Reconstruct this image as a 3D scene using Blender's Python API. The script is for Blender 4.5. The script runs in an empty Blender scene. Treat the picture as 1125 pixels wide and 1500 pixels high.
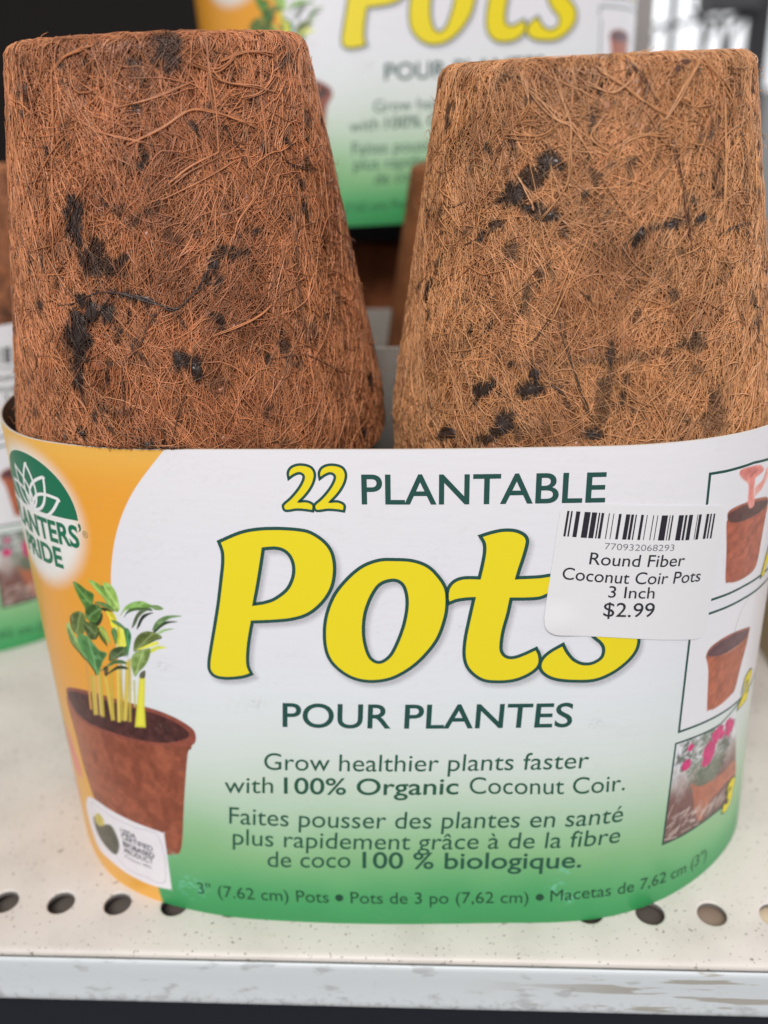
import bpy, bmesh, math, random
import numpy as np
from mathutils import Matrix, Vector

random.seed(7)
RNG = np.random.default_rng(11)
SC = bpy.context.scene
COL = SC.collection
MM = 0.001                                   # everything below is laid out in millimetres

# ------------------------------------------------------------------ camera
def rot(yaw, pitch, roll):
    cy, sy, cp, sp = math.cos(yaw), math.sin(yaw), math.cos(pitch), math.sin(pitch)
    f = np.array([sy * cp, cy * cp, -sp]); r = np.array([cy, -sy, 0.0]); d = np.cross(f, r)
    c, s = math.cos(roll), math.sin(roll)
    return c * r + s * d, -s * r + c * d, f
CR, CD, CF = rot(-0.0903, 0.4364, 0.0461)
CP = np.array([14.8046, -173.6839, 155.9514])
cam = bpy.data.cameras.new('camera')
cam.sensor_fit = 'AUTO'; cam.sensor_width = 36.0
cam.lens = 1334.65 / 1500 * 36
cam.clip_start = 0.005; cam.clip_end = 200.0
cam.dof.use_dof = True
cam.dof.focus_distance = 0.158
cam.dof.aperture_fstop = cam.lens / 3.0
camo = bpy.data.objects.new('camera', cam); COL.objects.link(camo)
M = Matrix.Identity(4)
for i in range(3):
    M[i][0] = CR[i]; M[i][1] = -CD[i]; M[i][2] = -CF[i]; M[i][3] = CP[i] * MM
camo.matrix_world = M
SC.camera = camo

# ------------------------------------------------------------------ light
world = bpy.data.worlds.new('World'); SC.world = world; world.use_nodes = True
nt = world.node_tree; bg = nt.nodes['Background']
tc = nt.nodes.new('ShaderNodeTexCoord'); sx = nt.nodes.new('ShaderNodeSeparateXYZ')
mr = nt.nodes.new('ShaderNodeMapRange'); mr.inputs['From Min'].default_value = -0.25; mr.inputs['From Max'].default_value = 0.1
mx = nt.nodes.new('ShaderNodeMix'); mx.data_type = 'RGBA'
mx.inputs['A'].default_value = (0.16, 0.15, 0.15, 1); mx.inputs['B'].default_value = (0.95, 0.97, 1.0, 1)
nt.links.new(tc.outputs['Generated'], sx.inputs[0]); nt.links.new(sx.outputs['Z'], mr.inputs['Value'])
nt.links.new(mr.outputs['Result'], mx.inputs['Factor']); nt.links.new(mx.outputs['Result'], bg.inputs['Color'])
# the shop is open to bright overcast daylight on the far right
dt = nt.nodes.new('ShaderNodeVectorMath'); dt.operation = 'DOT_PRODUCT'; dt.inputs[1].default_value = (0.62, 0.77, 0.12)
nt.links.new(tc.outputs['Generated'], dt.inputs[0])
m2 = nt.nodes.new('ShaderNodeMapRange'); m2.interpolation_type = 'SMOOTHSTEP'
for key, v in (('From Min', 0.2), ('From Max', 0.9), ('To Min', 0.45), ('To Max', 1.7)): m2.inputs[key].default_value = v
nt.links.new(dt.outputs['Value'], m2.inputs['Value']); nt.links.new(m2.outputs['Result'], bg.inputs['Strength'])

def area_light(name, loc, target, size, energy, color):
    l = bpy.data.lights.new(name, 'AREA'); l.shape = 'RECTANGLE'; l.size, l.size_y = size; l.energy = energy; l.color = color
    o = bpy.data.objects.new(name, l); COL.objects.link(o)
    o.location = Vector(loc) * MM
    o.rotation_euler = (Vector(target) * MM - o.location).to_track_quat('-Z', 'Y').to_euler()
area_light('daylight', (-60, -800, 850), (0, 0, 80), (0.5, 0.4), 10.3, (1.0, 0.98, 0.95))

SC.view_settings.view_transform = 'Standard'; SC.view_settings.look = 'None'
SC.view_settings.exposure = 0.0; SC.view_settings.gamma = 1.0; SC.view_settings.use_curve_mapping = False
SC.render.engine = 'CYCLES'
try:
    SC.cycles.use_denoising = True
    SC.cycles.max_bounces = 6
except Exception:
    pass
PROF = {'s': [-99.5,-98.945,-98.393,-97.842,-97.29,-96.738,-96.186,-95.634,-95.081,-94.528,-93.975,-93.421,-92.867,-92.312,-91.756,-91.2,-90.643,-90.085,-89.527,-88.967,-88.407,-87.846,-87.283,-86.72,-86.156,-85.59,-85.023,-84.455,-83.886,-83.333,-79.976,-76.579,-73.113,-69.572,-65.953,-62.256,-58.481,-54.623,-50.681,-46.646,-42.504,-38.224,-33.779,-29.196,-24.503,-19.717,-14.854,-9.935,-4.977,0.0,4.976,9.932,14.849,19.708,24.491,29.169,33.721,38.148,42.454,46.647,50.735,54.728,58.636,62.469,66.235,69.937,73.581,77.169,80.709,84.158,84.81,85.409,86.008,86.605,87.202,87.799,88.394,88.989,89.584,90.178,90.771,91.363,91.956,92.547,93.139,93.729,94.32,94.91,95.5,96.089,96.678,97.267,97.856,98.445,99.033,99.622,100.21,100.799,101.373],'B': [[-77.528,0.006],[-77.524,-0.517],[-77.51,-1.035],[-77.488,-1.553],[-77.457,-2.07],[-77.416,-2.588],[-77.367,-3.105],[-77.308,-3.622],[-77.241,-4.139],[-77.165,-4.656],[-77.079,-5.172],[-76.985,-5.687],[-76.882,-6.202],[-76.769,-6.715],[-76.648,-7.228],[-76.518,-7.741],[-76.379,-8.252],[-76.231,-8.762],[-76.074,-9.27],[-75.908,-9.778],[-75.733,-10.284],[-75.55,-10.788],[-75.358,-11.292],[-75.158,-11.793],[-74.948,-12.293],[-74.731,-12.792],[-74.505,-13.288],[-74.272,-13.784],[-74.03,-14.277],[-73.794,-14.746],[-72.19,-17.594],[-70.375,-20.384],[-68.349,-23.154],[-66.085,-25.887],[-63.529,-28.515],[-60.633,-30.935],[-57.39,-33.055],[-53.838,-34.827],[-50.042,-36.272],[-46.069,-37.454],[-41.954,-38.435],[-37.709,-39.242],[-33.328,-39.856],[-28.811,-40.225],[-24.181,-40.417],[-19.461,-40.57],[-14.664,-40.656],[-9.808,-40.672],[-4.914,-40.621],[0.0,-40.51],[4.913,-40.343],[9.806,-40.123],[14.66,-39.868],[19.455,-39.603],[24.172,-39.366],[28.78,-39.199],[33.249,-38.951],[37.59,-38.501],[41.809,-37.815],[45.876,-36.834],[49.751,-35.526],[53.401,-33.909],[56.814,-32.042],[59.995,-29.985],[62.954,-27.787],[65.706,-25.478],[68.262,-23.074],[70.625,-20.578],[72.79,-17.981],[74.726,-15.281],[75.042,-14.788],[75.344,-14.304],[75.636,-13.815],[75.92,-13.323],[76.195,-12.826],[76.459,-12.325],[76.714,-11.82],[76.959,-11.311],[77.193,-10.798],[77.416,-10.282],[77.628,-9.761],[77.828,-9.238],[78.018,-8.71],[78.195,-8.18],[78.361,-7.647],[78.515,-7.111],[78.658,-6.572],[78.788,-6.032],[78.907,-5.489],[79.015,-4.945],[79.111,-4.399],[79.195,-3.851],[79.269,-3.303],[79.331,-2.754],[79.382,-2.204],[79.422,-1.653],[79.452,-1.102],[79.471,-0.551],[79.48,-0.011]],'T': [[-80.199,10.39],[-80.194,9.803],[-80.18,9.218],[-80.157,8.633],[-80.124,8.049],[-80.081,7.466],[-80.03,6.884],[-79.969,6.303],[-79.899,5.723],[-79.819,5.145],[-79.73,4.568],[-79.632,3.992],[-79.524,3.418],[-79.407,2.846],[-79.28,2.276],[-79.144,1.708],[-78.999,1.142],[-78.845,0.578],[-78.681,0.017],[-78.508,-0.542],[-78.326,-1.098],[-78.134,-1.652],[-77.933,-2.202],[-77.723,-2.75],[-77.504,-3.295],[-77.276,-3.836],[-77.039,-4.374],[-76.793,-4.908],[-76.538,-5.44],[-76.278,-5.959],[-74.567,-8.948],[-72.564,-11.779],[-70.259,-14.421],[-67.641,-16.82],[-64.722,-18.926],[-61.54,-20.715],[-58.148,-22.201],[-54.593,-23.428],[-50.899,-24.448],[-47.058,-25.283],[-43.045,-25.895],[-38.801,-26.201],[-34.327,-26.363],[-29.693,-26.536],[-24.944,-26.712],[-20.098,-26.892],[-15.174,-27.075],[-10.192,-27.258],[-5.172,-27.439],[-0.132,-27.609],[4.906,-27.755],[9.925,-27.863],[14.903,-27.92],[19.823,-27.918],[24.666,-27.861],[29.411,-27.772],[34.04,-27.689],[38.54,-27.647],[42.892,-27.496],[47.087,-27.038],[51.132,-26.318],[55.036,-25.347],[58.799,-24.116],[62.401,-22.598],[65.802,-20.765],[68.946,-18.592],[71.779,-16.092],[74.275,-13.307],[76.43,-10.295],[78.213,-7.186],[78.536,-6.542],[78.808,-5.973],[79.07,-5.401],[79.322,-4.825],[79.565,-4.245],[79.798,-3.662],[80.021,-3.076],[80.234,-2.486],[80.438,-1.894],[80.632,-1.299],[80.816,-0.701],[80.99,-0.1],[81.155,0.503],[81.309,1.109],[81.454,1.716],[81.589,2.326],[81.713,2.938],[81.828,3.552],[81.933,4.167],[82.028,4.784],[82.113,5.403],[82.188,6.023],[82.253,6.644],[82.308,7.266],[82.353,7.889],[82.388,8.513],[82.413,9.138],[82.428,9.763],[82.433,10.37]],'n': [[-1.0,-0.008],[-1.0,-0.017],[-0.999,-0.033],[-0.999,-0.05],[-0.998,-0.067],[-0.997,-0.083],[-0.995,-0.1],[-0.993,-0.116],[-0.991,-0.133],[-0.989,-0.149],[-0.986,-0.166],[-0.983,-0.182],[-0.98,-0.199],[-0.977,-0.215],[-0.973,-0.231],[-0.969,-0.247],[-0.965,-0.263],[-0.96,-0.279],[-0.956,-0.295],[-0.951,-0.311],[-0.945,-0.326],[-0.94,-0.342],[-0.934,-0.357],[-0.928,-0.372],[-0.922,-0.387],[-0.916,-0.401],[-0.91,-0.415],[-0.903,-0.429],[-0.897,-0.443],[-0.873,-0.487],[-0.849,-0.528],[-0.804,-0.594],[-0.753,-0.658],[-0.69,-0.724],[-0.612,-0.791],[-0.524,-0.852],[-0.433,-0.901],[-0.351,-0.937],[-0.281,-0.96],[-0.221,-0.975],[-0.161,-0.987],[-0.108,-0.994],[-0.073,-0.997],[-0.049,-0.999],[-0.037,-0.999],[-0.031,-1.0],[-0.024,-1.0],[-0.017,-1.0],[-0.01,-1.0],[-0.002,-1.0],[0.007,-1.0],[0.016,-1.0],[0.024,-1.0],[0.029,-1.0],[0.029,-1.0],[0.032,-0.999],[0.046,-0.999],[0.076,-0.997],[0.134,-0.991],[0.209,-0.978],[0.286,-0.958],[0.36,-0.933],[0.431,-0.902],[0.501,-0.866],[0.57,-0.821],[0.639,-0.769],[0.705,-0.709],[0.765,-0.644],[0.818,-0.576],[0.847,-0.532],[0.875,-0.485],[0.882,-0.471],[0.89,-0.456],[0.898,-0.441],[0.905,-0.425],[0.912,-0.409],[0.92,-0.393],[0.926,-0.376],[0.933,-0.36],[0.94,-0.343],[0.946,-0.325],[0.952,-0.307],[0.957,-0.29],[0.962,-0.272],[0.967,-0.254],[0.972,-0.235],[0.976,-0.217],[0.98,-0.199],[0.984,-0.181],[0.987,-0.163],[0.99,-0.145],[0.992,-0.126],[0.994,-0.109],[0.996,-0.091],[0.997,-0.073],[0.998,-0.055],[0.999,-0.038],[1.0,-0.021],[1.0,-0.012]],'H': 99.369}
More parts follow.
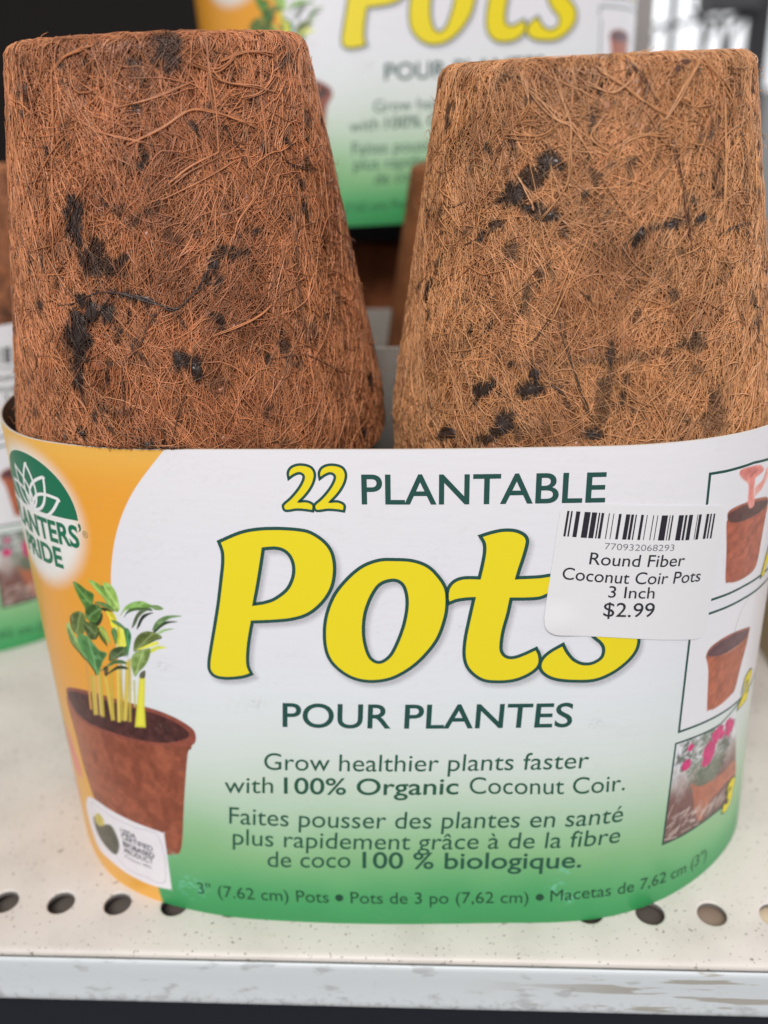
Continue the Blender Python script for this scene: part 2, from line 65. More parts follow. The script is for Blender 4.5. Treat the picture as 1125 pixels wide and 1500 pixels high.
ART = {'letters': [[[[-28.29,82.49],[-24.28,84.22],[-20.97,84.93],[-17.25,85.11],[-13.58,84.9],[-11.33,84.35],[-9.13,82.79],[-7.86,80.88],[-7.43,78.47],[-7.66,75.78],[-8.49,73.3],[-10.27,70.79],[-12.75,68.74],[-15.67,67.68],[-19.05,67.21],[-23.4,66.91],[-24.28,63.39],[-24.84,60.26],[-24.95,57.89],[-24.4,56.27],[-26.34,55.57],[-29.35,55.2],[-31.58,55.53],[-32.56,56.71],[-32.54,58.41],[-31.92,61.07],[-30.7,65.79],[-29.56,70.42],[-28.5,75.46],[-27.93,78.44],[-27.81,80.64]],[0,15,19],[[[[-20.19,81.23],[-17.99,81.4],[-16.39,80.94],[-15.32,79.74],[-14.88,77.9],[-15.22,75.68],[-16.46,73.44],[-18.72,71.65],[-20.68,70.87],[-22.77,70.47],[-21.71,74.59],[-20.78,78.55]],[0,9]]]],[[[3.48,79.42],[6.65,79.18],[9.33,78.07],[11.34,75.88],[12.44,73.67],[12.6,70.95],[12.16,67.95],[10.72,63.9],[8.1,60.29],[5.21,57.68],[1.83,55.82],[-2.01,55.25],[-5.34,55.99],[-8.12,58.04],[-9.66,60.62],[-10.03,64.22],[-9.47,68.29],[-7.85,72.32],[-5.36,75.56],[-2.49,78.03],[0.53,79.26]],[],[[[[2.91,75.48],[4.49,74.9],[5.27,73.18],[5.39,70.45],[4.74,66.93],[3.48,63.36],[1.98,60.52],[0.05,59.2],[-1.59,59.96],[-2.44,62.28],[-2.74,65.34],[-2.31,68.89],[-1.11,72.15],[0.59,74.63]],[]]]],[[[18.46,83.76],[20.4,84.39],[22.41,84.79],[24.42,84.69],[25.94,84.02],[26.63,83.03],[26.55,81.77],[26.03,79.6],[25.39,77.4],[24.98,75.82],[27.29,75.9],[28.99,75.98],[31.35,76.2],[32.24,75.08],[31.45,73.23],[30.11,72.31],[28.76,71.84],[26.36,71.72],[24.02,71.75],[23.47,68.8],[22.65,65.35],[22.33,62.24],[22.7,60.87],[23.6,60.19],[24.83,60.17],[26.58,60.83],[28.74,61.94],[29.33,60.6],[29.45,59.02],[28.77,57.64],[27.03,56.34],[24.91,55.48],[22.42,55.18],[19.55,55.42],[17.58,56.55],[16.15,58.36],[15.62,60.74],[15.81,63.87],[16.52,67.72],[17.39,71.9],[16.0,71.84],[14.27,71.55],[12.8,70.91],[12.61,72.31],[12.9,74.0],[13.95,75.3],[15.67,75.92],[18.35,75.9],[18.92,78.59],[19.25,80.78],[19.17,82.42]],[0,9,18,26,39,42,47],[]],[[[33.54,62.69],[34.3,61.11],[35.59,59.51],[37.21,58.68],[38.98,58.73],[40.52,59.73],[40.9,61.29],[40.36,62.68],[38.7,64.32],[37.01,67.06],[36.35,70.13],[37.23,73.5],[39.84,75.65],[43.59,76.03],[47.18,74.8],[48.81,72.35],[46.46,69.97],[44.93,71.61],[42.77,72.35],[41.62,71.47],[42.23,69.74],[44.5,67.45],[46.62,65.14],[47.34,62.9],[46.96,60.58],[45.28,58.37],[42.67,56.42],[39.52,55.19],[35.6,55.13],[32.38,55.59],[30.4,56.62],[29.51,58.03],[29.78,59.61],[31.14,61.16]],[0,16],[]],[[[-14.66,94.25],[-14.72,95.34],[-14.12,96.29],[-12.89,96.78],[-11.43,96.7],[-10.4,96.16],[-9.99,95.08],[-10.28,93.71],[-11.03,92.34],[-12.05,91.09],[-13.06,90.12],[-11.84,90.18],[-10.91,89.85],[-10.54,89.3],[-10.73,88.35],[-11.94,88.54],[-13.56,88.64],[-14.93,88.43],[-15.74,88.48],[-16.02,89.12],[-15.79,89.68],[-14.5,90.8],[-13.04,92.47],[-12.14,93.98],[-12.03,94.86],[-12.72,95.26],[-13.68,94.93]],[0,10,14],[]],[[[-9.18,94.24],[-9.25,95.33],[-8.67,96.28],[-7.45,96.76],[-6.0,96.68],[-4.97,96.15],[-4.55,95.06],[-4.83,93.7],[-5.56,92.33],[-6.55,91.09],[-7.54,90.12],[-6.33,90.18],[-5.41,89.85],[-5.04,89.3],[-5.22,88.35],[-6.42,88.54],[-8.02,88.64],[-9.38,88.44],[-10.19,88.49],[-10.47,89.13],[-10.25,89.69],[-8.98,90.8],[-7.55,92.46],[-6.67,93.97],[-6.57,94.84],[-7.27,95.25],[-8.21,94.92]],[0,10,14],[]]],'bound': [[-36.54,99.38],[-43.36,91.61],[-47.7,84.17],[-50.24,76.5],[-51.24,69.43],[-51.86,57.83],[-51.83,42.76],[-51.36,28.62],[-50.68,13.87],[-50.12,3.66],[-49.36,-0.52]],'dome': [[-72.44,95.43],[-69.13,95.99],[-66.41,95.75],[-63.75,94.73],[-61.34,93.44],[-59.4,91.79],[-57.84,89.54],[-56.75,87.37],[-56.42,84.83]],'lotus': [[[-69.71,94.79],[-68.35,93.56],[-67.39,92.15],[-66.6,90.71],[-66.41,89.3],[-66.79,87.39],[-68.19,85.2]],[[-62.87,93.12],[-64.73,92.96],[-66.67,91.95],[-68.36,90.12],[-69.11,88.29],[-69.24,86.41],[-69.03,84.61]],[[-62.87,93.12],[-62.36,91.53],[-62.15,89.78],[-62.29,88.33],[-63.22,86.69],[-64.68,84.93]],[[-58.46,88.04],[-60.22,89.01],[-62.03,89.26],[-63.93,88.9],[-65.75,88.0],[-67.34,86.34],[-68.1,84.48]],[[-58.46,88.04],[-58.73,86.75],[-59.97,84.74]],[[-69.71,94.79],[-71.43,93.54],[-72.29,92.22]]],'logobase': [[-68.13,84.38],[-64.42,84.89],[-59.95,84.84],[-56.42,84.83]],'stems': [[[[-60.62,55.16],[-59.97,55.35],[-60.9,43.5],[-61.58,43.27]],[222,158,60]],[[[-59.54,51.68],[-58.26,52.05],[-59.34,42.76],[-60.7,42.3]],[220,178,70]],[[[-57.81,52.16],[-56.91,52.38],[-57.91,43.07],[-58.88,42.78]],[225,190,85]],[[[-56.17,52.56],[-55.2,52.8],[-54.94,42.78],[-55.93,42.5]],[220,185,60]],[[[-52.6,54.93],[-51.83,55.08],[-53.53,42.71],[-54.32,42.53]],[230,198,70]],[[[-50.06,56.98],[-49.1,57.13],[-51.84,43.38],[-52.87,43.14]],[218,188,62]],[[[-48.93,52.97],[-48.54,53.04],[-49.29,47.04],[-49.69,46.96]],[200,190,80]],[[[-47.53,53.73],[-46.16,53.95],[-47.22,47.42],[-47.61,42.75],[-50.17,42.38],[-49.06,47.08]],[225,212,50]]],'leaves': [[[[-53.08,67.0],[-51.04,66.58],[-50.88,64.07],[-52.19,63.84],[-52.47,65.58]],[215,190,50]],[[[-51.07,63.78],[-49.76,64.23],[-49.13,61.26],[-49.89,59.86],[-51.62,59.57]],[205,190,60]],[[[-60.31,71.72],[-58.56,71.6],[-57.21,70.83],[-55.4,70.15],[-55.84,68.55],[-56.75,66.85],[-57.94,66.11],[-58.47,67.29],[-59.68,69.31]],[70,112,50]],[[[-57.95,66.88],[-55.63,68.09],[-54.11,67.6],[-54.37,66.03],[-55.73,64.23],[-57.3,63.92],[-58.35,64.74]],[60,95,45]],[[[-62.42,64.25],[-60.13,65.61],[-58.57,65.21],[-58.67,63.11],[-59.83,60.71],[-61.95,60.15],[-62.78,62.03]],[85,105,55]],[[[-59.55,63.67],[-57.92,63.79],[-55.88,63.43],[-55.81,62.15],[-57.26,60.01],[-58.83,60.71]],[65,85,45]],[[[-64.8,60.87],[-63.67,62.29],[-62.93,60.66],[-61.61,58.65],[-59.47,57.63],[-59.82,55.12],[-61.73,56.47],[-64.29,58.34]],[110,145,80]],[[[-61.66,59.97],[-59.18,60.62],[-57.52,59.43],[-56.23,58.14],[-54.34,57.76],[-55.78,55.59],[-57.62,52.21],[-58.33,53.39],[-60.24,55.54],[-61.55,57.32]],[72,122,72]],[[[-56.17,72.9],[-53.95,72.64],[-52.33,70.64],[-51.28,68.55],[-50.62,67.4],[-51.98,67.68],[-53.08,69.52],[-55.01,71.48]],[110,150,70]],[[[-52.81,72.81],[-51.13,72.8],[-50.03,71.22],[-49.73,68.27],[-50.39,67.18],[-51.16,67.57],[-52.13,70.17]],[125,160,80]],[[[-55.56,68.48],[-53.77,68.79],[-52.14,68.41],[-50.93,67.23],[-52.56,67.59],[-54.19,67.97]],[60,90,45]],[[[-49.82,66.5],[-48.58,68.42],[-46.79,69.65],[-44.67,70.16],[-42.72,69.56],[-42.3,68.98],[-44.34,68.91],[-46.69,68.55],[-48.7,67.66]],[105,145,75]],[[[-42.74,69.43],[-41.26,69.53],[-40.37,68.85],[-42.11,68.62]],[80,110,60]],[[[-47.6,64.29],[-46.74,66.42],[-45.48,68.05],[-43.86,68.71],[-42.83,68.76],[-44.2,68.05],[-45.66,66.79],[-46.66,65.18]],[60,75,55]],[[[-43.24,64.29],[-42.46,65.87],[-41.08,67.08],[-39.3,67.69],[-36.79,67.64],[-39.13,67.08],[-40.98,65.97],[-42.36,64.75]],[80,110,70]],[[[-42.23,63.89],[-40.89,64.73],[-38.65,65.01],[-40.44,64.39],[-41.75,63.72]],[120,150,100]],[[[-47.92,59.39],[-47.47,61.51],[-46.16,63.21],[-44.24,64.05],[-42.24,63.76],[-41.47,63.06],[-43.2,62.28],[-45.17,61.04],[-46.93,59.67]],[85,100,55]],[[[-47.19,59.76],[-44.91,61.07],[-42.71,62.08],[-42.27,61.62],[-44.46,60.61]],[225,200,60]],[[[-43.97,60.41],[-42.33,61.16],[-40.75,60.92],[-42.69,60.31],[-44.09,59.51]],[175,185,60]],[[[-48.72,57.72],[-47.55,59.19],[-45.56,60.1],[-44.1,60.4],[-44.61,58.55],[-45.79,56.6],[-47.34,55.08],[-48.48,53.84],[-48.9,55.6]],[110,135,75]],[[[-54.02,56.24],[-53.37,58.46],[-51.59,59.7],[-49.61,59.9],[-49.58,58.36],[-51.37,57.53],[-52.96,56.57]],[55,75,45]],[[[-56.77,53.49],[-54.96,54.99],[-52.96,56.57],[-50.89,56.97],[-49.88,56.36],[-52.5,55.87],[-54.39,54.85],[-56.13,53.65]],[65,95,60]],[[[-49.43,63.77],[-48.44,64.04],[-48.01,62.45],[-48.82,59.77],[-49.52,57.85],[-49.43,60.19],[-49.43,61.99]],[40,100,60]],[[[-52.47,63.03],[-51.51,63.7],[-51.14,62.49],[-51.82,60.05],[-52.29,61.51]],[50,100,50]],[[[-52.1,65.26],[-50.69,65.24],[-49.21,64.31],[-49.05,63.57],[-50.32,64.15],[-51.63,64.7]],[60,95,60]],[[[-55.25,63.56],[-54.13,63.26],[-53.38,61.84],[-53.1,60.08],[-54.24,60.91],[-55.18,62.28]],[120,140,60]],[[[-55.65,54.56],[-54.59,54.55],[-55.23,52.66],[-55.82,52.78]],[50,50,35]],[[[-47.1,54.85],[-45.94,55.54],[-46.29,53.93],[-47.39,53.76]],[60,60,45]]],'gap': [[-49.66,56.0],[-48.74,53.0],[-49.43,46.47],[-50.93,46.72]],'potbody': [[-70.22,42.97],[-57.06,39.04],[-44.02,39.64],[-38.24,41.61],[-37.63,41.97],[-38.21,39.33],[-39.09,38.0],[-41.06,27.56],[-43.09,15.79],[-45.11,13.32],[-49.22,12.57],[-58.34,11.03],[-64.2,15.1],[-68.19,25.14],[-69.4,33.06]],'potrim': [[-69.88,44.61],[-61.02,47.72],[-49.02,47.63],[-43.08,46.78],[-38.72,44.87],[-36.96,42.93],[-37.98,40.12],[-44.06,39.32],[-50.32,38.76],[-58.94,38.78],[-67.76,39.72]],'potsoil': [[-69.06,44.35],[-61.24,46.72],[-49.15,46.69],[-43.2,45.86],[-39.66,44.17],[-38.26,42.67],[-39.42,41.32],[-43.98,39.95],[-50.2,39.56],[-56.94,39.71],[-63.93,39.8],[-68.13,41.19]],'usda': [[-68.77,18.29],[-64.92,19.39],[-58.84,19.26],[-53.43,18.83],[-47.14,18.25],[-46.8,17.4],[-46.82,5.04],[-47.05,4.22],[-47.9,3.96],[-51.76,3.69],[-57.45,3.91],[-63.69,4.43],[-69.19,4.51],[-72.11,8.3],[-72.45,13.33],[-70.32,16.81]],'usdaline': [[-68.41,16.73],[-60.66,17.69],[-53.88,17.48],[-48.23,17.01],[-48.11,5.88],[-53.51,5.31],[-59.95,6.26]],'usdablob': [[-68.43,13.39],[-65.04,13.41],[-61.51,15.07],[-60.0,13.55],[-59.49,10.79],[-60.87,7.82],[-62.98,7.19],[-66.57,8.11],[-68.62,10.16]],'usdasun': [[-67.46,14.25],[-65.46,15.96],[-63.81,15.36],[-64.06,13.71],[-66.1,12.29],[-67.83,12.48]],'sticker': [[32.94,89.04],[34.08,89.39],[41.24,89.1],[50.86,88.28],[60.09,86.85],[61.51,86.18],[61.96,85.18],[62.03,81.9],[61.9,71.84],[61.48,62.87],[60.91,61.18],[59.83,60.65],[57.88,60.92],[50.54,62.51],[42.73,63.81],[34.09,64.65],[31.63,65.1],[30.38,66.07],[29.97,67.56],[30.04,69.3],[30.98,77.83],[31.97,87.07],[32.27,88.43]],'bars': [[[33.28,88.25],[33.66,88.22],[33.14,83.57],[32.76,83.6]],[[33.95,88.2],[34.22,88.17],[33.71,83.52],[33.43,83.54]],[[34.81,88.13],[35.5,88.07],[35.01,83.39],[34.3,83.46]],[[36.23,88.01],[37.24,87.93],[36.77,83.22],[35.74,83.31]],[[37.48,87.91],[38.34,87.84],[37.87,83.14],[37.01,83.2]],[[38.64,87.81],[38.88,87.79],[38.42,83.1],[38.17,83.12]],[[39.1,87.77],[39.55,87.72],[39.1,83.05],[38.64,83.08]],[[40.34,87.65],[40.5,87.63],[40.05,82.97],[39.89,82.98]],[[41.12,87.57],[41.25,87.56],[40.82,82.9],[40.68,82.91]],[[42.06,87.48],[42.52,87.44],[42.1,82.8],[41.64,82.83]],[[43.3,87.34],[44.02,87.27],[43.6,82.67],[42.87,82.73]],[[44.21,87.25],[44.68,87.2],[44.27,82.6],[43.8,82.65]],[[44.96,87.18],[45.18,87.16],[44.78,82.55],[44.55,82.57]],[[45.93,87.08],[46.4,87.04],[46.01,82.43],[45.53,82.48]],[[46.93,86.97],[47.07,86.96],[46.68,82.37],[46.54,82.38]],[[48.07,86.83],[48.22,86.81],[47.84,82.22],[47.69,82.24]],[[48.82,86.73],[48.96,86.71],[48.59,82.12],[48.45,82.14]],[[49.62,86.63],[50.74,86.52],[50.39,81.91],[49.26,82.04]],[[51.06,86.49],[51.21,86.47],[50.86,81.86],[50.71,81.88]],[[51.51,86.44],[51.78,86.41],[51.44,81.78],[51.16,81.82]],[[52.79,86.29],[53.72,86.19],[53.42,81.51],[52.47,81.64]],[[54.0,86.16],[54.42,86.11],[54.12,81.42],[53.69,81.48]],[[54.75,86.07],[55.51,85.98],[55.22,81.29],[54.46,81.37]],[[56.4,85.88],[56.53,85.86],[56.26,81.17],[56.13,81.19]],[[56.72,85.84],[57.26,85.77],[57.01,81.09],[56.45,81.15]],[[58.26,85.65],[58.79,85.58],[58.55,80.91],[58.02,80.97]],[[59.06,85.54],[59.37,85.49],[59.14,80.82],[58.83,80.87]],[[59.75,85.43],[60.1,85.37],[59.89,80.69],[59.53,80.76]]],'texts': [['PLANTABLE',[-2.02,89.72],[39.59,89.64],[-1.92,94.96],0.01,0],['POUR PLANTES',[-19.25,45.32],[35.72,45.56],[-18.89,50.29],0.01,0],['Grow healthier plants faster',[-23.65,35.72],[39.25,36.39],[-23.33,39.67],-0.0,1],['with',[-32.24,29.99],[-22.27,30.49],[-31.86,33.9],-0.0,1],['100% Organic',[-20.06,30.52],[14.36,30.94],[-19.78,34.37],0.01,1],['Coconut Coir.',[16.62,31.0],[46.87,30.51],[16.62,34.98],-0.0,1],['Faites pousser des plantes en santé',[-31.93,22.92],[46.81,23.22],[-31.53,27.07],-0.0,1],['plus rapidement grâce à de la fibre',[-31.67,18.03],[46.57,18.31],[-31.29,22.09],-0.0,1],['de coco',[-24.76,13.16],[-7.61,13.75],[-24.44,17.17],-0.0,1],['100 % biologique.',[-5.09,13.73],[39.0,13.36],[-4.92,17.78],0.01,1]],'sttexts': [['770932068293',[39.94,81.05],[52.45,79.69],[39.99,82.16],-0.01,3],['Round Fiber',[37.4,78.3],[54.7,76.44],[37.6,80.38],0,2],['Coconut Coir Pots',[32.8,75.57],[58.45,72.66],[33.0,77.67],0,2],['3 Inch',[41.06,71.84],[49.48,70.89],[41.16,73.88],0,2],['$2.99',[40.36,68.2],[49.72,67.24],[40.45,70.73],0.0,2]],'ustexts': [['USDA',[-58.16,14.6],[-54.07,14.61],[-58.21,15.86],0.01,1],['CERTIFIED',[-58.22,13.19],[-50.16,12.77],[-58.21,14.48],0.01,1],['BIOBASED',[-58.11,11.4],[-50.02,11.06],[-58.1,12.64],0.02,1],['PRODUCT',[-58.04,9.63],[-50.54,9.54],[-57.98,10.9],0.01,1],['Product 90%',[-58.05,8.34],[-51.12,8.04],[-58.02,9.11],-0.01,1]],'bline': [[-40.69,4.78],[-33.08,4.88],[-25.71,4.96],[-9.87,5.1],[9.88,5.1],[28.05,5.03],[39.22,5.63],[44.95,5.44],[51.0,5.08],[61.58,4.07],[70.99,3.5]],'btexts': [['3" (7.62 cm) Pots',-40.69,-12.43],['•',-11.15,-9.3],['Pots de 3 po (7,62 cm)',-7.87,28.6],['•',29.99,31.8],['Macetas de 7,62 cm (3")',33.06,71.57]],'logopts': {'Ntl': [-72.06,82.96],'Nbl': [-72.71,79.02],'Sbr': [-56.74,79.44],'Str': [-56.8,83.7],'Ebr': [-62.24,74.22],'Etr': [-62.41,77.94],'Dbl': [-68.07,73.86],'Dtl': [-68.98,77.73]},'frames': [[[58.24,87.31],[58.13,93.0],[61.38,92.92],[64.67,93.0],[67.8,93.11],[71.71,92.71]],[[62.04,67.85],[66.12,67.71],[71.39,67.63],[79.05,67.17]],[[61.91,65.04],[66.71,64.89],[72.18,64.74],[80.27,64.29]],[[57.91,61.26],[57.84,40.8],[61.75,40.62],[67.73,40.15],[73.09,39.74],[78.1,39.56]],[[70.6,37.37],[68.41,37.44],[64.65,37.75],[61.03,38.09],[57.42,38.27],[56.81,14.61],[62.2,14.48],[67.3,14.5],[72.57,14.35],[76.26,13.94]]],'pot1': [[[[63.23,82.45],[63.67,83.3],[66.56,82.37],[69.92,82.18],[73.13,82.34],[75.01,82.9],[75.18,80.84],[75.16,77.61],[75.19,71.83],[74.23,69.91],[71.52,69.46],[68.32,69.55],[66.15,70.12],[65.09,70.91],[64.2,77.1]],[165,88,66]],[[[63.17,84.77],[64.94,85.49],[67.99,85.66],[70.89,85.5],[74.37,84.6],[75.01,82.9],[73.13,82.34],[69.98,81.97],[66.63,82.06],[63.77,82.8]],[160,92,72]],[[[63.36,84.34],[65.06,84.89],[67.55,85.2],[71.08,84.86],[74.63,83.92],[74.97,83.01],[73.13,82.34],[69.95,82.08],[66.61,82.12],[63.87,82.87]],[88,58,56]]],'hands': [[[[64.55,91.81],[64.98,92.56],[67.42,92.55],[69.88,92.13],[71.17,90.91],[70.39,90.37],[69.1,89.96],[69.06,89.02],[69.18,87.45],[70.06,84.5],[68.89,84.14],[68.03,85.45],[67.6,87.88],[67.12,89.33],[65.35,90.71]],[216,132,122]],[[[72.08,91.22],[71.71,90.18],[71.18,88.8],[69.31,87.99],[69.88,85.72],[69.36,84.5],[70.03,86.26],[71.69,87.11],[72.84,89.09]],[222,148,138]]],'pot2': [[[[62.71,55.99],[66.42,54.64],[70.36,54.05],[73.94,54.28],[76.52,55.35],[76.97,55.94],[76.83,52.98],[75.63,48.56],[74.52,43.58],[73.1,42.88],[70.27,42.36],[67.31,42.3],[65.67,42.74],[64.97,43.4],[63.82,52.22]],[168,92,66]],[[[62.59,55.93],[63.44,57.34],[66.32,58.16],[70.41,58.08],[75.61,56.98],[77.13,56.09],[75.95,54.49],[72.87,54.08],[69.03,54.15],[65.56,54.68],[63.11,55.27]],[150,88,74]],[[[63.09,55.86],[63.93,56.84],[66.58,57.62],[70.72,57.58],[75.76,56.46],[76.71,55.83],[75.71,54.6],[72.64,54.29],[68.83,54.34],[65.53,54.82]],[92,60,66]]],'photo': [[57.42,38.27],[61.03,38.09],[64.65,37.75],[68.41,37.44],[70.6,37.37],[76.83,37.05],[78.57,30.42],[81.8,18.78],[78.28,13.53],[72.57,14.35],[67.3,14.5],[62.2,14.48],[56.81,14.61]],'ph': {'pot': [[63.03,26.57],[65.63,24.79],[69.39,24.02],[75.09,23.64],[79.81,23.65],[81.8,18.78],[76.7,20.02],[73.69,19.46],[70.34,18.8],[67.81,15.14],[65.13,19.02],[64.25,23.02]],'fl': [[67.65,31.9],[60.9,31.91],[61.59,35.77],[69.93,35.77],[74.81,34.41]],'le': [[64.53,30.12],[60.28,34.7],[64.69,35.83],[67.23,35.75],[67.69,26.64],[72.1,27.26],[72.54,31.65],[65.3,26.93],[70.15,26.74],[74.16,32.35]],'tl': [[57.42,38.27]],'bl': [[56.81,14.61]],'br': [[72.57,14.35]]},'nums': [['1',[79.76,67.16],[79.4,72.8]],['2',[80.54,38.75],[83.26,44.99]],['3',[79.24,12.46],[82.98,18.67]]],'pinkL': [[-71.29,28.56],[-69.32,24.51],[-76.71,13.38]],'arc': [[74.45,64.71],[71.77,61.83],[70.55,58.2]]}
